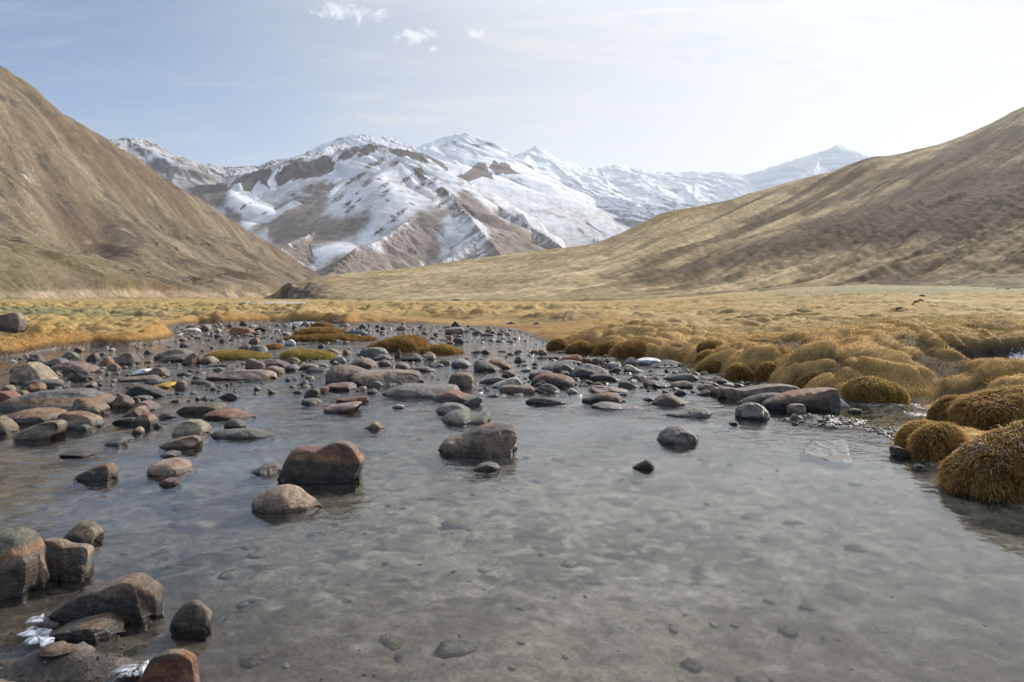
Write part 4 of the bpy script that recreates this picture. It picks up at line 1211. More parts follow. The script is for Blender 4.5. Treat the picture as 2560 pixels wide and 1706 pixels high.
rock('r1', '790,552 830,500 870,470 900,530', 560, 'dark', 'dark leaning stone in the left stony shallows')
rock('r1', '100,652 140,600 200,595 232,622', 662, 'pink', 'pinkish stone behind the tan pointed wedge')
rock('r1', '2250,602 2255,550 2290,530 2334,550 2405,578 2410,600', 642, 'brown', 'brown block on the near side of the left islet', nexp=3.2)
rock('r1', '1640,422 1660,390 1722,412', 427, 'dark', 'small black stone upstream of the smooth grey-green boulder')
rock('r1', '0,500 -10,480 20,478 55,515', 522, 'red', 'orange-red cobble at the left edge below the turf bank')
rock('p', '640,1340 690,1240 760,1235 850,1270 930,1330', 1350, 'grey', 'grey slab at the foot of the left turf bank')
# --- middle
rock('r2', '45,602 90,540 200,545 312,590 284,612', 622, 'dark', 'dark brown flat rock left of the round olive islet')
rock('r2', '-10,685 65,640 130,600 242,625 244,662', 688, 'brown', 'brown rock with a square right end below the round islet', nexp=3.0)
rock('r2', '240,632 300,590 350,585 392,622', 647, 'grey', 'grey stone right of the square-ended brown rock')
rock('r2', '255,560 300,525 360,525 402,562', 585, 'brown', 'brown stone touching the front of the round olive islet')
rock('r2', '400,622 440,585 520,585 572,612', 637, 'tan', 'tan stone in the row below the round islet')
rock('r2', '440,652 500,615 620,615 672,642', 662, 'dark', 'flat dark stone in front of the tan stone')
rock('r2', '510,590 560,570 640,580 672,612', 618, 'grey', 'grey flat stone between the tan stone and the round brown boulder')
rock('r2', '625,462 680,440 740,460 792,502', 507, 'tan', 'tan-grey slab sloping right beside the round islet')
rock('r2', '640,732 650,660 720,600 822,590 930,612 1032,652', 757, 'brown', 'large round brown boulder touching the banded one', nexp=2.4, cuts=4, frost=0.12, big=True)
rock('r2', '860,762 880,690 940,655 1100,655 1250,640 1400,650 1490,665 1528,732', 787, 'brown', 'long brown boulder with dark and white bands on its right half', nexp=3.0, cuts=4, frost=0.05, big=True,
     band=dict(stops=[(0, 'dark'), (0.45, 'brown'), (0.75, 'tan')], tilt=-0.45))
rock('r2', '1005,792 1060,745 1110,738 1162,777', 797, 'grey', 'little grey cone in front of the long banded boulder')
rock('r2', '855,592 910,535 990,522 1060,550 1122,597', 617, 'brown', 'brown dome behind the large round boulder', nexp=2.2, cuts=3)
rock('r2', '1110,582 1140,545 1190,545 1247,592', 602, 'brown', 'small brown rock right of the brown dome')
rock('r2', '1265,632 1280,580 1330,558 1380,580 1417,632', 642, 'tan', 'angular tan rock above the long banded boulder', cuts=9)
rock('r2', '925,502 980,445 1080,428 1160,440 1202,477', 517, 'grey', 'wide grey rock at the tip of the orange islet', nexp=2.2)
rock('r2', '1315,542 1360,495 1450,490 1552,537', 557, 'dark', 'dark brown rock right of the wide grey one')
rock('r2', '1505,512 1560,472 1610,480 1647,532', 547, 'tan', 'olive tan boulder with a smooth right flank below the orange islet', nexp=2.2, cuts=3)
rock('r2', '1060,532 1120,495 1200,500 1242,532', 552, 'grey', 'grey stone in front of the wide grey rock')
rock('r2', '1265,512 1280,460 1320,455 1312,522', 532, 'dark', 'narrow dark standing stone by the orange islet')
rock('r2', '665,575 720,520 790,520 828,560', 580, 'grey', 'ribbed grey rock just right of the round islet')
rock('r2', '570,800 700,765 850,755 900,780 927,812', 832, 'brown', 'flat brown slab in the water below the large round boulder', nexp=2.2)
rock('r2', '570,832 600,797 660,800 658,832', 847, 'rust', 'reddish stone at the left end of the flat brown slab')
rock('r2', '440,882 470,820 540,795 582,830 572,872', 902, 'dark', 'dark knobbly rock in the white riffle', wet=0.7, cuts=8)
rock('r2', '410,947 430,902 550,895 602,932', 952, 'grey', 'grey slab awash under the dark knobbly rock', wet=0.6)
rock('r2', '1120,884 1180,830 1300,785 1420,765 1600,775 1750,770 1830,780 1862,827', 892, 'grey', 'long log-shaped grey rock with frost along its left back', nexp=2.3, cuts=2, frost=0.3)
rock('r2', '1580,924 1640,870 1760,825 1830,830 1900,860 2012,882', 937, 'red', 'orange-red topped rock with a dark foot beside the log-shaped one', nexp=2.4, band=dict(stops=[(0, 'dark'), (0.45, 'brown'), (0.62, 'rust')], tilt=0.25))
rock('r2', '1885,947 1950,900 2050,880 2072,930 2005,957', 962, 'grey', 'light grey tilted slab right of the orange-red rock', nexp=3.0)
rock('r2', '735,922 740,900 830,905 960,885 1028,885 1028,932', 938, 'rust', 'thin red-brown plate in midstream')
rock('r2', '620,1022 630,970 760,950 900,930 972,940 880,992', 1032, 'pink', 'pinkish slab with a dark left face below the thin red plate', nexp=3.0)
rock('r2', '1230,987 1280,955 1330,955 1357,982', 992, 'pale', 'small cream stone in midstream')
rock('r2', '1640,1004 1700,945 1780,937 1860,950 1962,1002', 1042, 'grey', 'round grey rock behind the peanut-shaped one', nexp=2.1, cuts=2)
rock('r2', '1690,1092 1740,1032 1830,1005 1900,1003 1960,1040 2020,1040 2100,1020 2142,1045 2136,1082', 1137, 'grey', 'smooth grey peanut-shaped rock with a narrow waist', nexp=2.1, cuts=0, rough=0.5)
rock('r2', '975,1168 1030,1150 1085,1100 1130,1130 1177,1168', 1182, 'tan', 'small tan pyramid alone in midstream', cuts=6)
rock('r6', '190,455 240,350 290,240 340,160 390,140 500,140 600,152 660,110 740,82 830,90 890,120 940,190 985,240 986,290 952,420', 482, 'red', 'striped boulder, red frosted top and orange belt above a dark grey foot', big=True, nexp=3.4, cuts=4, frost=0.30,
     band=dict(stops=[(0, 'dark'), (0.46, 'dark'), (0.55, 'orange'), (0.72, 'red'), (0.9, 'brown')], tilt=0.16))
rock('r6', '-50,680 0,590 100,540 200,500 288,488 370,510 450,580 540,632 597,668', 742, 'tan', 'smooth olive-grey hump of rock in front of the striped red boulder', big=True, nexp=2.1, cuts=2, rough=0.7)
rock('r6', '-75,385 0,340 100,295 190,295 227,332', 396, 'grey', 'pale oval stone left of the striped red boulder', nexp=2.0, cuts=1, wet=0.3)
rock('r2', '1650,1395 1680,1320 1740,1265 1850,1242 1960,1190 2080,1145 2200,1140 2334,1152 2386,1200 2386,1262 2350,1340', 1432, 'dark', 'large dark brown wedge boulder in the middle of the stream', big=True, nexp=2.9, cuts=7,
     band=dict(stops=[(0, 'brown'), (0.5, 'brown'), (0.75, 'dark'), (0.97, 'rust')], tilt=-0.1))
rock('r3', '-45,1345 0,1290 40,1330 56,1352', 1368, 'pale', 'small pale stone at the right end of the large dark wedge')
rock('r2', '1975,1548 2040,1500 2130,1480 2200,1500 2224,1524', 1562, 'grey', 'shiny grey pebble in front of the large dark wedge', wet=0.8)
rock('r2', '1755,742 1780,680 1850,655 1960,670 1992,740 1965,782', 802, 'brown', 'faceted brown block with a pale frosted face', frost=0.2, nexp=3.0, cuts=9)
rock('r2', '1775,602 1810,550 1860,530 1922,555 1972,597', 614, 'grey', 'grey rock speckled with frost', frost=0.42, nexp=2.2)
rock('r2', '1990,562 2040,545 2120,570 2222,620 2254,647', 652, 'dark', 'dark grey slab tilted down to the right', nexp=2.3, cuts=3)
rock('r2', '2110,572 2150,540 2240,545 2302,590 2336,622', 632, 'rust', 'brown rock behind the tilted dark grey slab')
rock('r2', '1540,602 1620,577 1692,585 1717,607', 614, 'dark', 'thin dark stone left of the frost-speckled rock')
rock('r2', '1665,572 1690,548 1762,550 1784,582', 592, 'brown', 'small brown stone touching the frost-speckled rock')
rock('r2', '1440,622 1530,600 1642,640 1657,652', 657, 'grey', 'flat pale grey plate right of the angular tan rock', wet=0.3)
rock('r2', '2010,757 2100,715 2200,700 2287,720 2255,747', 762, 'grey', 'flat grey slab right of the faceted brown block', nexp=2.0)
rock('r2', '2105,802 2222,745 2340,705 2402,720 2395,782', 808, 'pale', 'pale slab tilted left beside the flat grey slab', nexp=2.6, cuts=3)
rock('r2', '2240,692 2260,645 2334,650 2402,692', 712, 'brown', 'brown block behind the pale tilted slab')
rock('r2', '2085,882 2180,855 2224,877', 887, 'dark', 'thin dark stone below the pale tilted slab')
# --- right middle
rock('r3', '-114,840 -112,787 0,780 170,785 212,812 202,847', 854, 'brown', 'flat-topped brown slab with a straight front edge', nexp=4.0, cuts=2, depth=0.6)
rock('r3', '0,770 5,705 45,690 97,772', 782, 'pale', 'cream pointed rock behind the flat-topped brown slab')
rock('r3', '170,772 200,710 280,665 380,670 500,690 560,720 602,772', 797, 'red', 'reddish humped boulder with a dark base right of the cream rock', nexp=2.6, band=dict(stops=[(0, 'dark'), (0.42, 'brown'), (0.6, 'red')], tilt=0.15))
rock('r3', '190,792 240,745 290,735 307,762', 802, 'dark', 'small dark rock before the reddish humped boulder')
rock('r3', '205,832 270,775 320,760 390,785 452,837', 852, 'dark', 'dark layered rock with a jagged crest', cuts=10, rough=1.6, nexp=2.3)
rock('r3', '530,684 580,620 660,582 722,585 800,612 870,642 897,692', 717, 'grey', 'big grey-brown dome boulder with a pale vein', nexp=2.3, cuts=3, big=True)
rock('r3', '410,562 470,515 540,503 630,500 637,562', 582, 'rust', 'red-brown rock with a flat top behind the big dome', nexp=2.8)
rock('r3', '260,624 330,590 450,555 540,548 640,570 657,592 545,622', 647, 'grey', 'long shiny grey rock below the red-brown flat top', wet=0.45, nexp=2.2, cuts=3)
rock('r3', '360,652 390,590 460,575 522,602 562,632', 667, 'dark', 'shiny dark rock leaning on the long grey rock', wet=0.7)
rock('r3', '640,562 645,525 732,535 737,572', 582, 'rust', 'square reddish stone right of the red-brown flat top')
rock('r3', '725,572 740,530 800,530 827,562', 592, 'brown', 'brown stone touching the square reddish one')
rock('r3', '420,682 460,640 512,655 532,682', 692, 'grey', 'small smooth grey stone left of the big dome')
rock('r3', '150,702 160,665 230,655 330,645 402,682', 722, 'grey', 'grey slab left of the small smooth stone')
rock('r3', '705,722 720,685 820,675 902,690 1012,737', 747, 'dark', 'dark slab with a light top below the big dome', nexp=3.2, cuts=3)
rock('r3', '885,642 950,610 987,620 977,657', 667, 'dark', 'dark shell-like stone right of the big dome', wet=0.5)
rock('r3', '860,612 880,570 960,565 992,602', 622, 'pale', 'pale pink rock behind the dark shell-like stone')
rock('r3', '1020,642 1030,595 1080,590 1132,622 1217,657', 662, 'pale', 'light rock with a dark front right of the shell-like stone', nexp=3.0)
rock('r3', '1130,582 1150,540 1230,525 1322,535 1387,572', 597, 'white', 'white boulder below the right turf bank', frost=0.3, nexp=2.3, cuts=3)
rock('r3', '1035,562 1080,520 1122,530 1127,582', 592, 'pale', 'pale upright rock left of the white boulder')
rock('r3', '1250,604 1350,575 1450,565 1512,592', 622, 'dark', 'dark slab in front of the white boulder', nexp=2.2)
rock('r3', '1360,560 1420,545 1500,560 1590,595', 608, 'grey', 'thin flat grey stone right of the white boulder')
rock('r3', '970,784 985,740 1060,745 1157,797', 807, 'dark', 'dark slab topped by the heart-shaped white stone', nexp=3.0)
rock('r3', '1078,765 1082,735 1095,730 1104,738 1118,730 1124,742 1100,768', 778, 'white', 'tiny white heart-shaped stone', cuts=0)
rock('r3', '1180,752 1250,710 1322,688 1337,722', 757, 'brown', 'brown tongue of rock right of the white heart-shaped stone')
rock('r3', '1195,784 1210,740 1280,730 1380,755 1472,772', 802, 'dark', 'smooth black wet boulder below the brown tongue', wet=0.6, nexp=2.2, cuts=2)
rock('r3', '1440,792 1470,755 1582,735 1642,760 1647,792', 807, 'brown', 'brown round rock right of the smooth black boulder')
rock('r3', '1400,704 1480,680 1602,670 1682,690 1692,732', 742, 'dark', 'long dark slab with a ragged right end', wet=0.4, nexp=2.8)
rock('r3', '1230,682 1302,660 1442,682', 697, 'dark', 'thin dark plate left of the ragged slab', wet=0.5)
rock('r3', '700,822 720,790 780,780 902,795 1022,812 1097,842', 847, 'pink', 'low reddish smooth rock in front of the dark light-topped slab', nexp=2.1, cuts=2)
rock('r3', '655,762 690,728 742,752', 767, 'brown', 'small brown stone left of the dark light-topped slab')
rock('r3', '635,932 640,905 720,880 800,845 880,838 962,860 1032,922', 944, 'brown', 'brown boulder with a glossy orange flank at the edge of the calm pool', nexp=2.4, cuts=3, wet=0.25, band=dict(stops=[(0, 'dark'), (0.35, 'brown'), (0.7, 'orange')], tilt=0.1))
rock('r3', '120,937 140,905 230,885 402,905 567,937', 952, 'dark', 'low dark flat rock at the pool edge below the jagged crest', nexp=2.2, wet=0.3)
rock('r3', '1265,944 1330,890 1410,850 1492,880 1625,942', 967, 'brown', 'dark brown peaked boulder right of the glossy orange flank', nexp=2.3, cuts=4, wet=0.3)
rock('r3', '1475,852 1530,808 1612,862', 864, 'dark', 'dark triangular stone behind the peaked boulder')
rock('r3', '1200,902 1240,885 1302,912', 920, 'brown', 'small brown stone left of the peaked boulder')
rock('r3', '1390,1048 1500,1015 1640,985 1742,975 1802,1010 1827,1048', 1072, 'grey', 'grey smooth rock with a gleaming right end below the peaked boulder', nexp=2.1, cuts=1, wet=0.4)
rock('r3', '735,958 850,930 1000,957 1152,962 1252,997', 1002, 'grey', 'long flat grey slab awash in front of the pool rocks', nexp=2.0, cuts=1, wet=0.6)
rock('r3', '1680,824 1710,780 1792,765 1882,802', 832, 'brown', 'brown rock left of the long slab by the right bank')
rock('r3', '1680,862 1760,815 1807,830 1802,862', 872, 'dark', 'dark stone in front of the brown rock near the right bank')
rock('r3', '1800,840 1830,800 1880,800 1885,850', 868, 'brown', 'small brown block against the long slab by the right bank')
rock('r3', '1750,767 1800,735 1887,777', 787, 'tan', 'tan stone under the turf edge near the right bank')
rock('r3', '1925,767 1990,745 2037,767', 774, 'tan', 'small pale stone under the dark tussock of the right bank')
rock('r3', '1875,902 1885,812 1960,790 2080,820 2250,787 2450,770 2582,785 2617,812', 917, 'brown', 'long brown slab with a square left end by the right bank', nexp=3.0, cuts=5, big=True, depth=0.5)
rock('r3', '2040,948 2120,900 2282,850 2422,845 2502,870 2405,942', 957, 'dark', 'flat dark slab between the square-ended slab and the tilted rust slab', nexp=2.2, wet=0.3)
rock('r4', '-60,985 -40,930 60,880 200,840 400,812 600,795 625,850 657,930 622,1002', 1017, 'rust', 'big tilted rust-brown slab left of the round tussock', nexp=3.2, cuts=4, big=True, depth=0.42, band=dict(stops=[(0, 'dark'), (0.45, 'brown'), (0.7, 'rust')], tilt=-0.5))
rock('r3', '2040,1052 2070,980 2150,938 2242,940 2302,980 2342,1052 2330,1080', 1097, 'dark', 'shiny black rock at the left end of the tilted rust slab', wet=0.9, cuts=9, rough=1.4)
rock('r3', '1980,1122 2020,1100 2067,1127', 1142, 'dark', 'little dark stone below the shiny black rock')
rock('r3', '1320,1274 1370,1200 1450,1155 1522,1147 1592,1170 1652,1212 1692,1262', 1317, 'grey', 'grey boulder with a reddish top alone in the right half of the stream', nexp=2.2, cuts=3, wet=0.25, big=True, band=dict(stops=[(0, 'grey'), (0.7, 'grey'), (0.92, 'pink')]))
rock('r3', '1590,1262 1605,1225 1650,1210 1692,1235 1697,1268', 1285, 'dark', 'dark broken chunk on the right end of the grey reddish-topped boulder', cuts=10, wet=0.4)
rock('r3', '1090,1534 1150,1490 1240,1455 1282,1490 1302,1528', 1542, 'dark', 'small dark double-pointed rock alone in the calm pool', cuts=7)
rock('r4', '630,962 640,890 692,930 742,972', 980, 'white', 'white wedge stone at the right end of the tilted rust slab')
rock('r4', '180,1034 190,960 260,945 337,955 332,1042', 1052, 'brown', 'square grey-brown rock in front of the tilted rust slab', nexp=3.4)
rock('r4', '735,1007 770,990 852,1000 847,1032', 1034, 'dark', 'small black stone on the gravel spit')
rock('r4', '730,1090 780,1070 820,1100', 1105, 'brown', 'little brown stone at the tip of the gravel spit')
rock('r4', '215,1060 240,1035 290,1070 310,1100', 1110, 'orange', 'small orange stone on the gravel below the square rock')
rock('r4', '1140,1392 1142,1330 1222,1347 1302,1402', 1442, 'dark', 'dark square block under the nearest right tussocks', nexp=4.0)
rock('r4', '1325,1528 1370,1490 1442,1517', 1537, 'dark', 'small blue-black stone in the water by the right tussocks', wet=0.4)
rock('r4', '1400,1477 1420,1450 1444,1472', 1482, 'tan', 'tiny tan pebble beside the blue-black stone')
# --- far reach
rock('a', '575,322 580,252 650,243 782,262 827,290 795,322', 327, 'rust', 'red-brown flat-topped rock on the far reach', nexp=3.4)
rock('a', '815,272 880,235 982,235 992,287', 292, 'dark', 'dark brown flat rock right of the red-brown flat-topped one')
rock('a', '250,267 310,208 362,240 367,272', 282, 'pink', 'pinkish angular rock on the far left reach', cuts=9)
rock('a', '80,292 100,258 202,250 264,287', 297, 'pale', 'pale smooth slab left of the pinkish angular rock')
rock('a', '105,247 150,220 222,230 234,250', 254, 'brown', 'brown flat stone behind the pale smooth slab')
rock('a', '655,467 710,425 772,425 784,462', 472, 'tan', 'tan round rock behind the left grassy islet')
rock('a', '760,412 800,365 852,350 884,412', 422, 'red', 'red pointed rock standing above the left grassy islet', cuts=9)
rock('a', '765,497 790,440 882,428 942,450 957,522', 527, 'grey', 'two-toned grey and white rock between the two left islets', frost=0.1, cuts=8)
rock('a', '1145,402 1200,365 1252,402 1254,432', 437, 'pale', 'pale brown knob behind the round islet')
rock('a', '1625,202 1665,170 1734,207', 214, 'brown', 'brown rock on the far turf edge', land=False)
rock('a', '1730,222 1790,190 1829,232', 237, 'tan', 'tan rock on the far shore right of the brown turf-edge rock')
rock('a', '1795,302 1850,275 1962,275 2012,300 2022,332', 332, 'teal', 'blue-grey flat rock with a white end on the far orange islet', nexp=3.4)
rock('a', '1220,232 1250,215 1287,247', 257, 'grey', 'small grey stone by the far ice')
rock('a', '450,392 490,355 527,382', 402, 'dark', 'dark cone stone in the far left shallows')
rock('a', '40,442 80,405 142,442', 450, 'dark', 'black flat stone in the far left channel')
rock('a', '35,380 70,352 132,380', 387, 'rust', 'low rusty stone in the far left channel')
rock('a', '1490,442 1530,415 1567,452', 457, 'dark', 'dark cobble in the pool behind the round islet')
rock('a', '1740,407 1800,382 1834,407', 412, 'brown', 'flat brown stone left of the orange islet mound')
rock('b', '725,392 735,338 902,330 932,370 865,387', 399, 'tan', 'pale flat-topped block on the far right shore', nexp=4.5, cuts=2)
rock('b', '205,352 260,303 332,342', 360, 'rust', 'red-brown cone on the far shore')
rock('b', '1000,402 1060,350 1122,382', 407, 'grey', 'grey cone right of the pale flat-topped block')
rock('b', '1145,367 1200,327 1247,362', 377, 'brown', 'brown cone behind the far right stones')
rock('b', '1370,412 1395,372 1427,417', 420, 'tan', 'yellowish stone at the far right end of the stones')
rock('b', '1180,387 1215,355 1267,387', 394, 'grey', 'grey stone in front of the brown cone on the far right shore')
rock('b', '1085,417 1150,390 1212,402', 422, 'dark', 'dark flat stone at the water edge of the far right shore')
rock('b', '1270,402 1300,375 1342,397', 410, 'grey', 'small grey stone left of the yellowish stone')
rock('b', '810,472 830,440 902,450 937,492', 499, 'dark', 'dark grey block in the water right of the orange islet', nexp=3.4)
rock('b', '740,467 765,415 797,420 792,467', 472, 'rust', 'upright red-brown stone right of the orange islet')
rock('b', '730,502 780,470 827,497', 507, 'brown', 'brown cobble in front of the upright red-brown stone')
rock('b', '475,527 560,460 612,490 682,517', 532, 'teal', 'teal-grey slanted rock between the orange islet and the last islet', nexp=2.3)
rock('b', '1170,472 1210,450 1249,470', 477, 'dark', 'dark stone alone in the right channel')
rock('b', '1290,467 1330,440 1377,464', 474, 'dark', 'dark oval stone in the right channel, right of the lone dark one')
rock('b', '1395,487 1415,455 1449,477', 492, 'pale', 'pale-topped small stone in the right channel')
rock('b', '990,597 1050,570 1102,565 1094,597', 602, 'grey', 'grey flat rock below the last islet')
rock('b', '1095,597 1140,555 1197,587', 604, 'dark', 'dark cone rock touching the grey flat rock below the last islet')
rock('b', '1450,592 1490,562 1537,575 1539,602', 604, 'brown', 'brown stone in the right channel above the long shiny rock')
rock('b', '1610,592 1650,562 1702,570 1699,602', 604, 'rust', 'rusty stone in the right channel')
rock('b', '1700,597 1720,555 1772,560 1814,617', 620, 'rust', 'rusty cone right of the rusty stone in the right channel')
rock('b', '470,397 510,372 559,387', 400, 'grey', 'grey smooth stone on the far right reach')
rock('b', '1680,657 1720,635 1922,630 1924,657', 667, 'dark', 'flat dark slab at the head of the right rock pile')
rock('b', '1370,292 1420,268 1467,287', 297, 'grey', 'grey rock on the orange turf, left one of two', land=True, frost=0.2, group='stones lying on the meadow')
rock('b', '1645,302 1690,268 1730,300', 304, 'grey', 'grey rock with a flat tail on the orange turf, right one of two', land=True, frost=0.2, group='stones lying on the meadow')
rock('b', '855,138 885,120 917,136', 140, 'white', 'white stone on the yellow meadow', land=True, group='stones lying on the meadow')
rock('b', '785,48 820,36 890,32 892,46', 50, 'dark', 'flat dark slab on the yellow meadow by the valley track', land=True, group='stones lying on the meadow')
rock('p', '-420,850 -380,560 -200,420 0,395 200,365 330,335 430,325 520,350 590,430 625,600 645,840', 862, 'brown', 'weathered brown furrowed boulder on the left turf bank', land=True, rough=1.6, cuts=8, nexp=3.0, group='stones lying on the meadow',
     band=dict(stops=[(0, 'dark'), (0.4, 'brown'), (0.9, 'tan')], tilt=0.55), big=True)
for pts, yb, lab in (('400,375 440,355 480,335 520,350 580,375', 380, 'largest dark clump on the right meadow'), ('420,470 440,420 490,445 530,465', 470, 'dark clump below the largest one on the right meadow'),
                     ('310,495 350,450 420,455 430,490', 495, 'dark clump left of the middle clump on the right meadow'), ('270,535 310,500 350,530', 537, 'dark clump lowest of the heap on the right meadow'),
                     ('5,612 20,575 100,568 150,610', 625, 'flat dark clump left of the others on the right meadow'), ('570,490 590,465 610,485', 492, 'tiny dark clump right of the heap on the right meadow'),
                     ('530,422 550,402 572,420', 425, 'tiny dark clump just under the largest clump'), ('2020,245 2070,222 2097,240', 250, 'rightmost dark clump on the green flat'),
                     ('1840,242 1862,230 1890,242', 247, 'left dark clump of the pair on the green flat')):
    rock('q', pts, yb, 'dark', lab, land=True, name='dark_clump', cat='clump', group='dark clumps on the right meadow', cuts=6, rough=2.5)

# --- smaller stones between the big ones
AREAS = [('far', (450, 1290), (812, 852), (8, 26), 62, 'small stone of the far gravel reach, one of many between the islets and the meadow', 'small stones of the far reach'),
         ('left', (20, 560), (875, 1010), (10, 42), 40, 'small stone wedged among the boulders of the left shallows', 'small stones of the left shallows'),
         ('mid', (520, 1300), (868, 985), (9, 40), 44, 'small stone in the riffle between the larger midstream rocks', 'small stones of the middle riffle'),
         ('right', (1290, 1930), (884, 985), (10, 44), 34, 'small wet stone in the rock pile near the right bank', 'small stones of the right rock pile')]


def auto_rocks():
    r = np.random.default_rng(99)
    kinds = ['brown', 'grey', 'tan', 'dark', 'pink', 'brown', 'grey', 'rust', 'dark', 'pale']
    for nm, (xa, xb), (ya, yb_), (wa, wb), n, lab, grp in AREAS:
        done = tries = 0
        while done < n and tries < 4000:
            tries += 1
            y = ya + (yb_ - ya) * r.random() ** 0.8
            x = r.uniform(xa, xb)
            w = wa + (wb - wa) * r.random() ** 2.2
            h = w * r.uniform(0.22, 0.62)
            bx = (x - w / 2, y - h, x + w / 2, y)
            if any(bx[0] < q[2] - 2 and bx[2] > q[0] + 2 and bx[1] < q[3] + 1 and bx[3] > q[1] + 3 for q in BOX):
                continue
            X, Yv = plane(x, y)
            if poly_sd(np.array([X]), np.array([Yv]))[0] > -0.08:
                continue
            k = r.integers(3, 6)
            xs = np.concatenate([[0], np.sort(r.uniform(0.1, 0.9, k)), [1]])
            pk = r.uniform(0.25, 0.75)
            hs = np.concatenate([[0.04], (1 - np.abs(xs[1:-1] - pk) / max(pk, 1 - pk)) ** 0.6 * r.uniform(0.75, 1.05, k), [0.04]])
            P = np.stack([x - w / 2 + xs * w, y - 0.12 * h - hs * h], 1)
            rock(None, None, y, kinds[int(r.integers(0, len(kinds)))], lab, P=P, group=grp, wet=float(r.random() < 0.4) * 0.5, name='stone', cat='stone')
            done += 1


# ------------------------------------------------------------------ grass tussocks and islets
def CL(p):
    """locks of grass lean together"""
    return np.stack([noise3(p / 0.09, 1.0, 7001, 2), noise3(p / 0.09, 1.0, 7002, 2), noise3(p / 0.09, 1.0, 7003, 2)], 1) * 0.9


def blades(V, N, A, count, L, w, r, base, tip, droop=0.35, up=0.25, spread=0.42, zcut=None):
    """V,N,A: points, normals and weights to grow from. Returns verts, quads, tris, colours"""
    k = r.choice(len(V), count, p=A / A.sum())
    p = V[k]
    n = N[k] + r.normal(size=(count, 3)) * spread + CL(p)
    n[:, 2] += up
    n /= np.linalg.norm(n, axis=1)[:, None]
    ln = L * r.uniform(0.4, 1.0, count) * np.where(r.random(count) < 0.12, 1.9, 1.15)
    side = np.cross(n, r.normal(size=(count, 3)))
    side /= np.maximum(np.linalg.norm(side, axis=1), 1e-6)[:, None]
    wd = (w * r.uniform(0.6, 1.3, count))[:, None]
    mid = p + n * (0.5 * ln)[:, None]
    tp = p + n * ln[:, None]
    tp[:, 2] -= droop * ln
    mid[:, 2] -= droop * 0.2 * ln
    v = np.stack([p - side * wd, p + side * wd, mid - side * wd * 0.8, mid + side * wd * 0.8, tp], 1).reshape(-1, 3)
    i = np.arange(count)[:, None] * 5
    quads = i + np.array([[0, 1, 3, 2]])
    tris = i + np.array([[2, 3, 4]])
    b_ = np.asarray(base) if np.ndim(base) == 2 else np.tile(base, (count, 1))
    t_ = np.asarray(tip) if np.ndim(tip) == 2 else np.tile(tip, (count, 1))
    if np.ndim(base) == 2:
        b_, t_ = b_[k], t_[k]
    jit = r.uniform(0.7, 1.3, (count, 1))
    c = np.stack([b_ * jit, b_ * jit, (b_ + t_) / 2 * jit, (b_ + t_) / 2 * jit, t_ * jit], 1).reshape(-1, 3)
    return v, quads, tris, c


def normals_of(V, quads):
    a, b, c, d_ = (V[quads[:, i]] for i in range(4))
    fn = np.cross(c - a, d_ - b)
    N = np.zeros_like(V)
    for i in range(4):
        np.add.at(N, quads[:, i], fn)
    ar = np.zeros(len(V))
    for i in range(4):
        np.add.at(ar, quads[:, i], np.linalg.norm(fn, axis=1))
    return N / np.maximum(np.linalg.norm(N, axis=1), 1e-9)[:, None], ar


def tussock(reg, pts, yb, label, count, group, olive=0.0, z=None, L=None, depth=None, frost=0.0, nexp=2.4, lump=1.0):
    P = to_px(reg, pts)
    ybp = REG[reg][1] + yb * REG[reg][2]
    ROCK_N[0] += 1
    seed = 5000 + ROCK_N[0] * 7
    r = np.random.default_rng(seed)
    if z is None:
        zb, Yf = 0.0, H * F / (ybp - HY)
    else:
        zb, Yf = z, (H - z) * F / (ybp - HY)
    V, quads, c, size = loft(P, Yf, zb, seed, depth, nexp, 0, 1.0, 90, 56, skirt=0.05, smooth=2)
    N, ar = normals_of(V, quads)
    if N[np.argmax(V[:, 2]), 2] < 0:
        N = -N
    Wd = size[0]
    lum = noise3(V / 0.30, 1.0, seed + 2, 2) * 0.028 * lump + noise3(V / 0.08, 1.0, seed + 4, 2) * 0.008
    V = V + N * lum[:, None] * min(1.0, Wd / 0.5)
    n1 = noise3(V / 0.15, 1.0, seed + 6, 3)
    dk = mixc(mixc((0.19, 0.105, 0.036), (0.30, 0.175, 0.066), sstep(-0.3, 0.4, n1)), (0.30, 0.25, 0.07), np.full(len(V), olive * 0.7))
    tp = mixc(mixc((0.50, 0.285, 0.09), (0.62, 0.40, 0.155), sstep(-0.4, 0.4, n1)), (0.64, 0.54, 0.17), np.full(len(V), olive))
    tp = mixc(tp, (0.86, 0.64, 0.30), sstep(0.45, 1.0, V[:, 2] / size[2]) * 0.7)  # tops painted lighter: bleached tips and sunlit gold, sides stay shaded brown
    fz = frost * sstep(0.35, 0.8, N[:, 2]) * sstep(0.0, 0.35, noise3(V / 0.05, 1.0, seed + 8, 2) + 0.1)
    tp = mixc(tp, (0.72, 0.72, 0.74), fz)
    ln = 0.62 * (L or 0.075)
    A = ar * (V[:, 2] > -0.01) * np.clip(0.6 + 0.6 * (N[:, 1] < 0.4), 0, 1)
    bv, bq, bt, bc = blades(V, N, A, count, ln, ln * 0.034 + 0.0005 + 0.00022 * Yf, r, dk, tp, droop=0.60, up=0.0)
    n0 = len(V)
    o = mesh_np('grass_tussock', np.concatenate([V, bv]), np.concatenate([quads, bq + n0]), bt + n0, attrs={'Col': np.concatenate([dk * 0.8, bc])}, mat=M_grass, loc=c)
    tag(o, label, 'tussock', group)
    BOX.append((P[:, 0].min(), P[:, 1].min(), P[:, 0].max(), ybp))
    return o


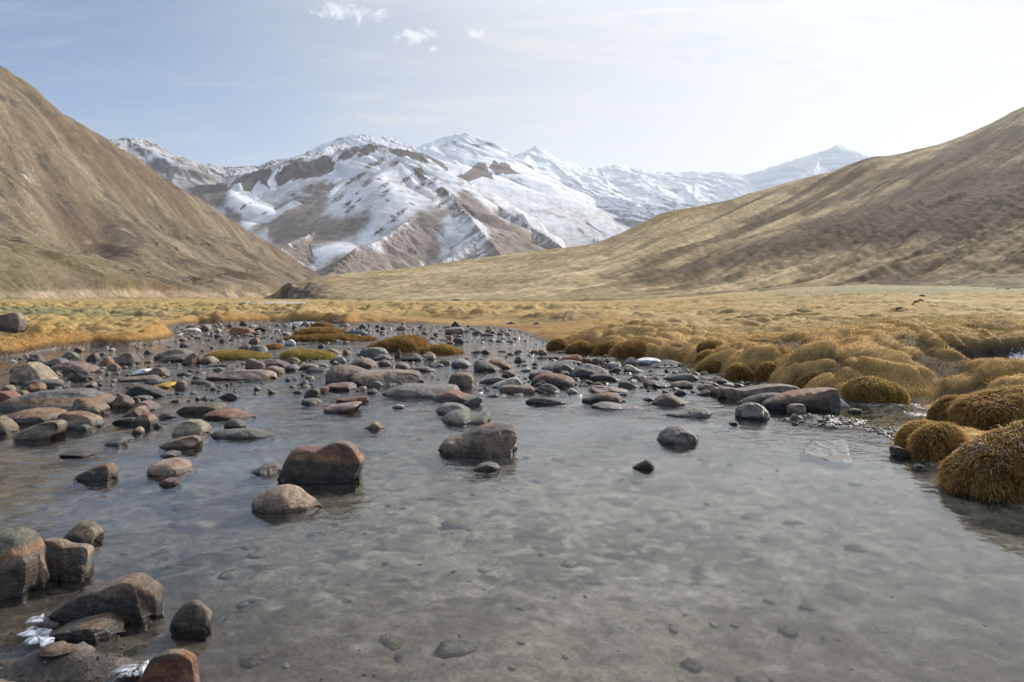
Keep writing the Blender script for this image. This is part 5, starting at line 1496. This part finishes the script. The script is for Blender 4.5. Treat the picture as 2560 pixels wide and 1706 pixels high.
GR = 'grass tussocks along the right bank'
tussock('r8', '1640,860 1660,700 1705,570 1830,440 1980,360 2120,310 2281,240 2450,200 2700,250 2900,420 3050,900', 930, 'nearest tussock, frosted rusty grass cut by the right picture edge', 15000, GR, frost=0.5, depth=0.62, L=0.075)
tussock('r4', '1345,1440 1368,1240 1450,1155 1580,1120 1680,1130 1760,1200 1795,1310 1760,1440', 1475, 'shaggy round tussock on the dark square block', 8000, GR, L=0.075)
tussock('r4', '1222,1345 1248,1215 1320,1132 1420,1110 1510,1135 1560,1220 1560,1345', 1395, 'tussock fused to the left of the shaggy round one', 5000, GR, L=0.07)
tussock('r4', '1760,1180 1775,1020 1830,930 1930,880 2100,845 2200,812 2334,800 2500,830 2640,920 2700,1180', 1270, 'biggest tussock, a broad dome behind the shaggy round one', 13000, GR, frost=0.3, L=0.075)
tussock('r4', '1545,1110 1560,1020 1640,950 1740,895 1850,870 1930,920 1950,1110', 1150, 'middle tussock left of the biggest dome', 6000, GR, L=0.065)
tussock('r4', '1472,1100 1485,1020 1540,940 1640,880 1720,870 1790,900 1790,1100', 1115, 'leftmost of the cluster of tussocks beside the inlet', 4500, GR, L=0.06)
tussock('r4', '1785,862 1820,795 1920,742 2080,720 2250,732 2400,765 2430,862', 905, 'flat frosty tussock behind the biggest dome', 5500, GR, frost=0.3, L=0.06)
tussock('r4', '2150,710 2195,645 2270,612 2380,608 2460,640 2470,710', 740, 'tussock at the right edge below the frosty scarp', 3000, GR, L=0.06, z=0.03)
tussock('r4', '718,900 738,795 800,742 900,716 1010,720 1120,757 1192,800 1242,880 1258,935', 952, 'round olive-topped tussock alone beside the tilted rust slab', 8000, GR, olive=0.45, L=0.055)
tussock('r4', '245,815 300,725 400,657 520,635 640,645 722,690 744,780 722,835', 842, 'frost-dusted tussock behind the tilted rust slab', 6500, GR, frost=0.35, L=0.055)
tussock('r4', '198,752 228,685 315,655 382,662 400,752', 770, 'small tussock left of the frost-dusted one', 2500, GR, L=0.05)
tussock('r4', '-118,735 -65,595 0,560 72,590 122,680 116,740', 757, 'tall round tussock at the head of the long brown slab', 4000, GR, L=0.055)
tussock('r3', '1948,705 1995,612 2060,580 2120,585 2170,645 2185,715', 735, 'dark tussock hanging over the water near the long brown slab', 4000, GR, L=0.055)
tussock('r3', '1672,655 1700,602 1800,545 1950,528 2120,550 2252,575 2336,602 2340,660', 672, 'long low turf cushion along the bank above the pale stones', 5000, GR, olive=0.2, L=0.05)
tussock('r3', '900,515 945,422 1050,370 1200,366 1290,410 1336,490 1320,520', 542, 'big double tussock above the white boulder', 6000, GR, L=0.05)
tussock('r3', '742,482 785,402 900,370 965,395 975,500', 512, 'tussock left of the big double tussock', 3500, GR, L=0.05)
tussock('r3', '488,462 535,392 640,368 742,398 766,486', 492, 'tussock in the middle of the straight turf edge', 3500, GR, L=0.05)
tussock('r3', '318,402 375,350 482,348 524,440', 456, 'first tussock of the straight turf edge, farthest upstream', 2600, GR, L=0.05)
tussock('r3', '1476,568 1535,492 1640,460 1702,545 1700,580', 588, 'olive tussock right of the white boulder', 3000, GR, olive=0.4, L=0.05)
tussock('r3', '1668,560 1715,485 1800,455 1885,490 1880,560', 578, 'tussock behind the long low turf cushion', 3000, GR, olive=0.3, L=0.05, z=0.12)
tussock('r3', '1695,445 1735,382 1830,360 1925,398 1925,452', 475, 'upper tussock on the bank above the olive ones', 2600, GR, L=0.05, z=0.27)
tussock('r3', '2062,532 2125,472 2222,455 2334,478 2345,535', 560, 'tussock between the long cushion and the tall round one', 3000, GR, L=0.05, z=0.12)
tussock('r4', '1000,660 1055,575 1200,530 1340,512 1425,562 1410,690', 705, 'broad shaded tussock behind the round olive-topped one', 5000, GR, L=0.055, z=0.10, frost=0.1)
tussock('r4', '1380,560 1425,435 1540,400 1650,420 1705,485 1765,580 1710,640', 665, 'high golden tussock below the terrace edge', 5500, GR, L=0.055, z=0.16)
tussock('r4', '550,640 585,505 680,488 728,560 730,650', 668, 'narrow tussock left of the frosty hollow', 2800, GR, L=0.05, z=0.12)
tussock('r4', '1395,850 1425,760 1500,720 1600,738 1700,800 1715,870', 888, 'dark drooping tussock at the mouth of the inlet', 3500, GR, L=0.055)
tussock('r4', '960,520 1000,430 1080,385 1180,378 1260,420 1300,500 1290,540', 560, 'dark-fronted tussock on the terrace slope left of the high golden one', 4000, GR, L=0.05, z=0.33)
tussock('r4', '410,600 450,450 520,405 620,430 640,600', 622, 'brown tussock on the slope above the frost-dusted one', 3000, GR, L=0.05, z=0.16)
GI = 'grassy islets in the stream'
tussock('r2', '222,535 258,472 350,445 480,450 600,470 712,500 742,525', 555, 'round olive islet among the stones in midstream', 6000, GI, olive=0.75, L=0.05, depth=0.9)
tussock('r1', '1868,510 1955,466 2100,458 2250,472 2400,500 2470,530', 548, 'long olive islet left of the round one', 4500, GI, olive=0.7, L=0.045, depth=0.7)
tussock('r2', '330,318 400,275 530,248 700,255 820,280 842,305', 322, 'orange cushion islet on the far reach', 4000, GI, L=0.05, depth=0.9)
tussock('r2', '240,350 400,318 800,312 1050,338 1162,368', 376, 'thin orange turf strip below the far cushion islet', 3500, GI, L=0.04, depth=0.5)
tussock('r2', '1005,430 1100,385 1250,335 1380,320 1500,345 1565,390', 462, 'main orange islet with a mounded top', 6500, GI, L=0.05, depth=1.1)
tussock('r2', '1500,450 1580,410 1700,400 1800,430 1895,472', 495, 'last orange islet to the right, below the main one', 3500, GI, olive=0.2, L=0.045, depth=0.9)
tussock('r2', '62,435 120,400 200,410 254,432', 445, 'small orange turf patch between the two olive islets', 1500, GI, L=0.04)
tussock('r2', '-130,528 -60,490 60,478 134,515', 536, 'pale grassy tongue joining the two olive islets', 2000, GI, olive=0.5, L=0.04)
tussock('r2', '495,238 540,205 620,200 704,228', 243, 'tiny tuft islet by the far shore', 1500, GI, L=0.05)
auto_rocks()

# ------------------------------------------------------------------ ice
def plate(px_pts, z, label, name='ice_plate', thick=0.012, cat='ice', mat=None, land=False, jag=0.25, group=None):
    P = np.array(px_pts, float)
    r = np.random.default_rng(len(label))
    out = []
    for a, b in zip(P, np.roll(P, -1, 0)):
        L = np.hypot(*(b - a))
        n = max(2, int(L / 4))
        for t in np.linspace(0, 1, n, endpoint=False):
            q = a + t * (b - a)
            out.append(q + r.normal(size=2) * np.array([3.0, 1.2]) * jag * (t > 0))
    W_ = np.array([plane(q[0], q[1], z) for q in out])
    c = W_.mean(0)
    ring = W_ - c
    n = len(ring)
    inner = ring * 0.94
    v = np.concatenate([np.c_[ring, np.full(n, -thick)], np.c_[ring, np.full(n, thick * 0.3)], np.c_[inner, np.full(n, thick)], [[0, 0, thick]]])
    i = np.arange(n); j = (i + 1) % n
    quads = np.concatenate([np.stack([i, j, j + n, i + n], 1), np.stack([i + n, j + n, j + 2 * n, i + 2 * n], 1)])
    tris = np.stack([i + 2 * n, j + 2 * n, np.full(n, 3 * n)], 1)
    if np.sum(ring[:, 0] * np.roll(ring[:, 1], -1) - ring[:, 1] * np.roll(ring[:, 0], -1)) < 0:
        quads, tris = quads[:, ::-1], tris[:, ::-1]
    o = mesh_np(name, v, quads, tris, mat=mat or M_ice, loc=(c[0], c[1], z))
    tag(o, label, cat, group)
    return o


def zz(reg, pts):
    return to_px(reg, pts)


GIc = 'thin ice plates along the near shore'
plate(zz('r5', '330,1055 290,1075 250,1080 200,1105 185,1125 300,1120 320,1130'), 0.011, 'narrow ice feather left of the big wedge boulder', group=GIc, thick=0.0025)
plate(zz('r5', '240,1150 205,1170 180,1195 122,1215 150,1230 220,1225 175,1270 200,1290 280,1275 330,1280 300,1305 340,1300 395,1280 410,1240 360,1230 390,1175 300,1165'), 0.010, 'largest jagged ice plate in front of the flat slab', group=GIc, thick=0.0025)
plate(zz('r5', '470,1312 410,1320 372,1348 385,1368 440,1360'), 0.012, 'small bright ice chip below the flat slab', group=GIc, thick=0.0025)
plate(zz('r5', '600,1295 530,1300 480,1318 530,1328 590,1312'), 0.010, 'thin ice sliver under the front edge of the flat slab', group=GIc, thick=0.002)
plate(zz('r5', '1030,1435 930,1440 880,1468 828,1488 850,1500 940,1492 1000,1475 1020,1455'), 0.011, 'ice plate left of the brick red rock', group=GIc, thick=0.0025)
plate(zz('r5', '1110,1425 1060,1445 1030,1500 1060,1510 1100,1460'), 0.03, 'ice tongue against the brick red rock', group=GIc, thick=0.012)
plate([(592, 757.0), (640, 754.6), (700, 754.4), (775, 757.2), (770, 760.2), (690, 761.4), (620, 759.6)], 0.56, 'long white ice sheet on the far meadow below the dark bluff', name='ice_sheet', jag=0.1, thick=0.05)
plate([(720, 808.6), (750, 806.4), (790, 807.0), (784, 811.0), (745, 812.4)], 0.02, 'white ice shelf on the far shore behind the gravel reach', name='ice_sheet', jag=0.2, thick=0.04)

# the flat slab awash in the right pool
fs = zz('r4', '275,1395 300,1335 360,1300 350,1280 460,1268 560,1270 640,1266 725,1270 765,1330 772,1400 808,1480 700,1495 600,1480 480,1460 390,1425 290,1420')
Ws = np.array([plane(*q) for q in fs]); cs_ = Ws.mean(0)
gn_ = 60
gx_, gy_ = np.meshgrid(np.linspace(Ws[:, 0].min() - 0.02, Ws[:, 0].max() + 0.02, gn_), np.linspace(Ws[:, 1].min() - 0.02, Ws[:, 1].max() + 0.02, gn_), indexing='ij')
_old = POLY
POLY = Ws
sdv = -poly_sd(gx_, gy_)
POLY = _old
hz = -0.12 + 0.116 * sstep(-0.015, 0.03, sdv) + 0.012 * ridged(gx_ / 0.13, gy_ / 0.22, 901, 3) * sstep(0, 0.04, sdv)
vv = np.stack([gx_ - cs_[0], gy_ - cs_[1], hz], -1).reshape(-1, 3)
o = mesh_np('flat_slab', vv, grid_quads(gn_, gn_)[:, ::-1], attrs={'Col': np.tile((0.11, 0.107, 0.105), (len(vv), 1)), 'Frost': np.full(len(vv), 0.0), 'Wet': np.full(len(vv), 0.25), 'InWater': np.full(len(vv), 0.3)}, mat=M_rock, loc=(cs_[0], cs_[1], 0))
tag(o, 'flat pale grey slab awash in the calm pool on the right', 'slab', 'rocks in and along the stream')
# ------------------------------------------------------------------ gravel: pebbles on bars, shores and the bed (one object)
def gravel():
    r = np.random.default_rng(5)
    tmpl = []
    for s in range(8):
        n, m = 7, 5
        th = np.linspace(0, 2 * math.pi, n, endpoint=False)
        vs = [[0, 0, 1.0]]
        for ph in (0.55, 1.15, 1.8):
            for t in th:
                vs.append([math.sin(ph) * math.cos(t), math.sin(ph) * math.sin(t), math.cos(ph)])
        vs = np.array(vs)
        vs *= 1 + 0.22 * np.random.default_rng(s).normal(size=(len(vs), 1)).clip(-1.3, 1.3)
        i = np.arange(n); j = (i + 1) % n
        q = np.concatenate([np.stack([1 + i, 1 + n + i, 1 + n + j, 1 + j], 1), np.stack([1 + n + i, 1 + 2 * n + i, 1 + 2 * n + j, 1 + n + j], 1)])
        t_ = np.stack([np.zeros(n, int), 1 + i, 1 + j], 1)
        tmpl.append((vs, q, t_))
    pts = []

    def add(px0, px1, py0, py1, n, s0, s1, cond=None):
        px, py = r.uniform(px0, px1, n), r.uniform(py0, py1, n)
        Y = H * F / (py - HY)
        X = (px - 1280) / F * Y
        pts.append(np.stack([X, Y, s0 + (s1 - s0) * r.random(n) ** 3], 1))
    add(430, 1330, 806, 858, 2600, 0.03, 0.16)
    add(0, 1950, 858, 1010, 2600, 0.018, 0.09)
    add(0, 2300, 1010, 1250, 160, 0.012, 0.06)
    add(0, 2560, 1250, 1700, 120, 0.006, 0.03)
    n_c0 = sum(len(q) for q in pts)
    add(100, 2150, 1080, 1700, 90, 0.03, 0.17)
    n_c1 = sum(len(q) for q in pts)
    n_sub = sum(len(q) for q in pts)
    add(20, 1920, 862, 990, 2300, 0.035, 0.19)
    add(440, 1320, 808, 856, 900, 0.07, 0.26)
    n_up = sum(len(q) for q in pts)
    add(1930, 2180, 1015, 1075, 1700, 0.012, 0.05)
    add(2160, 2290, 1062, 1108, 1000, 0.010, 0.04)
    add(2100, 2380, 990, 1060, 500, 0.010, 0.045)
    add(0, 420, 1560, 1706, 500, 0.004, 0.016)
    p = np.concatenate(pts)
    z, bl = full_ground(p[:, 0], p[:, 1])[:2]
    z[n_sub:n_up] = np.maximum(z[n_sub:n_up], -0.03)
    ok = (bl < 0.06)
    cob = np.zeros(len(p), bool); cob[n_c0:n_c1] = True
    cob = cob[ok]
    p, z = p[ok], z[ok]
    V, Q, T, C = [], [], [], []
    pal = np.array([PAL[k] for k in ('brown', 'grey', 'tan', 'dark', 'pink', 'pale', 'brown', 'grey', 'dark', 'rust')])
    n0 = 0
    for k in range(len(p)):
        vs, q, t_ = tmpl[k % 8]
        s = p[k, 2]
        a = r.uniform(0, 6.28)
        sc = np.array([s * r.uniform(0.7, 1.2), s * r.uniform(0.5, 0.9), s * r.uniform(0.25, 0.55)]) * 0.5
        if cob[k]:                               # flat cobbles lying under water
            sc[2] = min(0.12 * s, 0.028) * r.uniform(0.6, 1.1)
        w = vs * sc
        w = np.stack([w[:, 0] * math.cos(a) - w[:, 1] * math.sin(a), w[:, 0] * math.sin(a) + w[:, 1] * math.cos(a), w[:, 2]], 1)
        V.append(w + [p[k, 0], p[k, 1], z[k] + sc[2] * 0.35])
        Q.append(q + n0); T.append(t_ + n0)
        pc = pal[r.integers(0, len(pal))]
        if p[k, 1] < 8.5:                        # silt covers the stones of the quiet reach
            pc = 0.22 * pc + 0.78 * np.array([0.088, 0.074, 0.058])
        if p[k, 1] >= 8.5:
            pc = pc * 0.85
        C.append(np.tile(pc * r.uniform(0.85, 1.3), (len(vs), 1)))
        n0 += len(vs)
    V, C = np.concatenate(V), np.concatenate(C)
    o = mesh_np('gravel', V, np.concatenate(Q), np.concatenate(T), attrs={'Col': C, 'Frost': np.zeros(len(V)), 'Wet': np.zeros(len(V)), 'InWater': np.ones(len(V))}, mat=M_rock)
    tag(o, 'loose pebbles covering the stream bed, bars and spits', 'gravel', kind='stuff')


gravel()


# ------------------------------------------------------------------ short grass of the meadow (one object)
def meadow_grass():
    r = np.random.default_rng(17)
    V = np.stack([GX, GY, GZ], -1)
    sel = (BL > 0.04) & (GY > 5.5) & (GY < 17) & (np.abs(UU) < 0.86)
    dx = np.gradient(V, axis=1); dy = np.gradient(V, axis=0)
    N = np.cross(dx, dy)
    ar = np.linalg.norm(N, axis=-1)
    N = N / np.maximum(ar, 1e-9)[..., None]
    N = np.where(N[..., 2:3] < 0, -N, N)
    A = (ar / np.maximum(GY, 1) ** 1.75)
    A = A * (1 - 0.85 * np.clip(scarp * 1.6, 0, 1)) * (1 - 0.8 * np.clip(crease, 0, 1))
    v, n, a, c, yy = V[sel], N[sel], A[sel], nrm.reshape(GX.shape + (3,))[sel], GY[sel]
    cnt = 150000
    k = r.choice(len(v), cnt, p=a / a.sum())
    Y = yy[k]
    p = v[k] + np.stack([r.normal(size=cnt) * 0.012 * (1 + 0.1 * Y), r.normal(size=cnt) * 0.02 * (1 + 0.1 * Y), np.full(cnt, -0.006)], 1)
    d = n[k] * 0.8 + r.normal(size=(cnt, 3)) * 0.55
    d[:, 2] = np.abs(d[:, 2]) + 0.35
    d[:, 0] -= 0.15
    d /= np.linalg.norm(d, axis=1)[:, None]
    ln = (0.018 + 0.0008 * Y) * r.uniform(0.5, 1.4, cnt)
    wd = (0.0014 + 0.00042 * Y) * r.uniform(0.6, 1.4, cnt)
    side = np.cross(d, np.stack([r.normal(size=cnt) * 0.4, np.ones(cnt), r.normal(size=cnt) * 0.4], 1))
    side /= np.maximum(np.linalg.norm(side, axis=1), 1e-6)[:, None]
    tip = p + d * ln[:, None]
    tip[:, 2] -= 0.2 * ln
    W3 = side * wd[:, None]
    vv = np.stack([p - W3, p + W3, tip], 1).reshape(-1, 3)
    tris = np.arange(cnt * 3).reshape(-1, 3)
    jit = r.uniform(0.75, 1.3, (cnt, 1))
    cc = c[k]
    rim = (r.random(cnt) < 0.05 * sstep(0.0, 0.3, UU[sel][k]))[:, None]
    tipc = np.where(rim, np.array([[0.75, 0.76, 0.78]]), cc * jit * np.array([[1.15, 1.1, 1.0]]))
    col = np.stack([cc * jit * 0.75, cc * jit * 0.75, tipc], 1).reshape(-1, 3)
    o = mesh_np('meadow_grass', vv, None, tris, attrs={'Col': np.clip(col, 0, 0.95)}, mat=M_grass)
    tag(o, 'short dry golden grass over the hummocky meadow', 'grass', kind='stuff')


meadow_grass()


# ------------------------------------------------------------------ haze
def haze():
    me = bpy.data.meshes.new('haze')
    x, y0, y1, z0, z1 = 13500, -400, 12500, -40, 1760
    v = [(-x, y0, z0), (x, y0, z0), (x, y1, z0), (-x, y1, z0), (-x, y0, z1), (x, y0, z1), (x, y1, z1), (-x, y1, z1)]
    f = [(3, 2, 1, 0), (4, 5, 6, 7), (0, 1, 5, 4), (1, 2, 6, 5), (2, 3, 7, 6), (3, 0, 4, 7)]
    me.from_pydata(v, [], f)
    m, b = new_mat('haze')
    pv = b.n('ShaderNodeVolumePrincipled', {'Color': (0.84, 0.92, 1.0, 1), 'Density': HAZE_D, 'Anisotropy': 0.25})
    b.n('ShaderNodeOutputMaterial', {1: pv.outputs[0]})
    me.materials.append(m)
    o = bpy.data.objects.new('haze', me)
    COL.objects.link(o)
    tag(o, 'thin pale haze filling the valley air', 'haze', kind='stuff')


HAZE_D = 0.000043
haze()
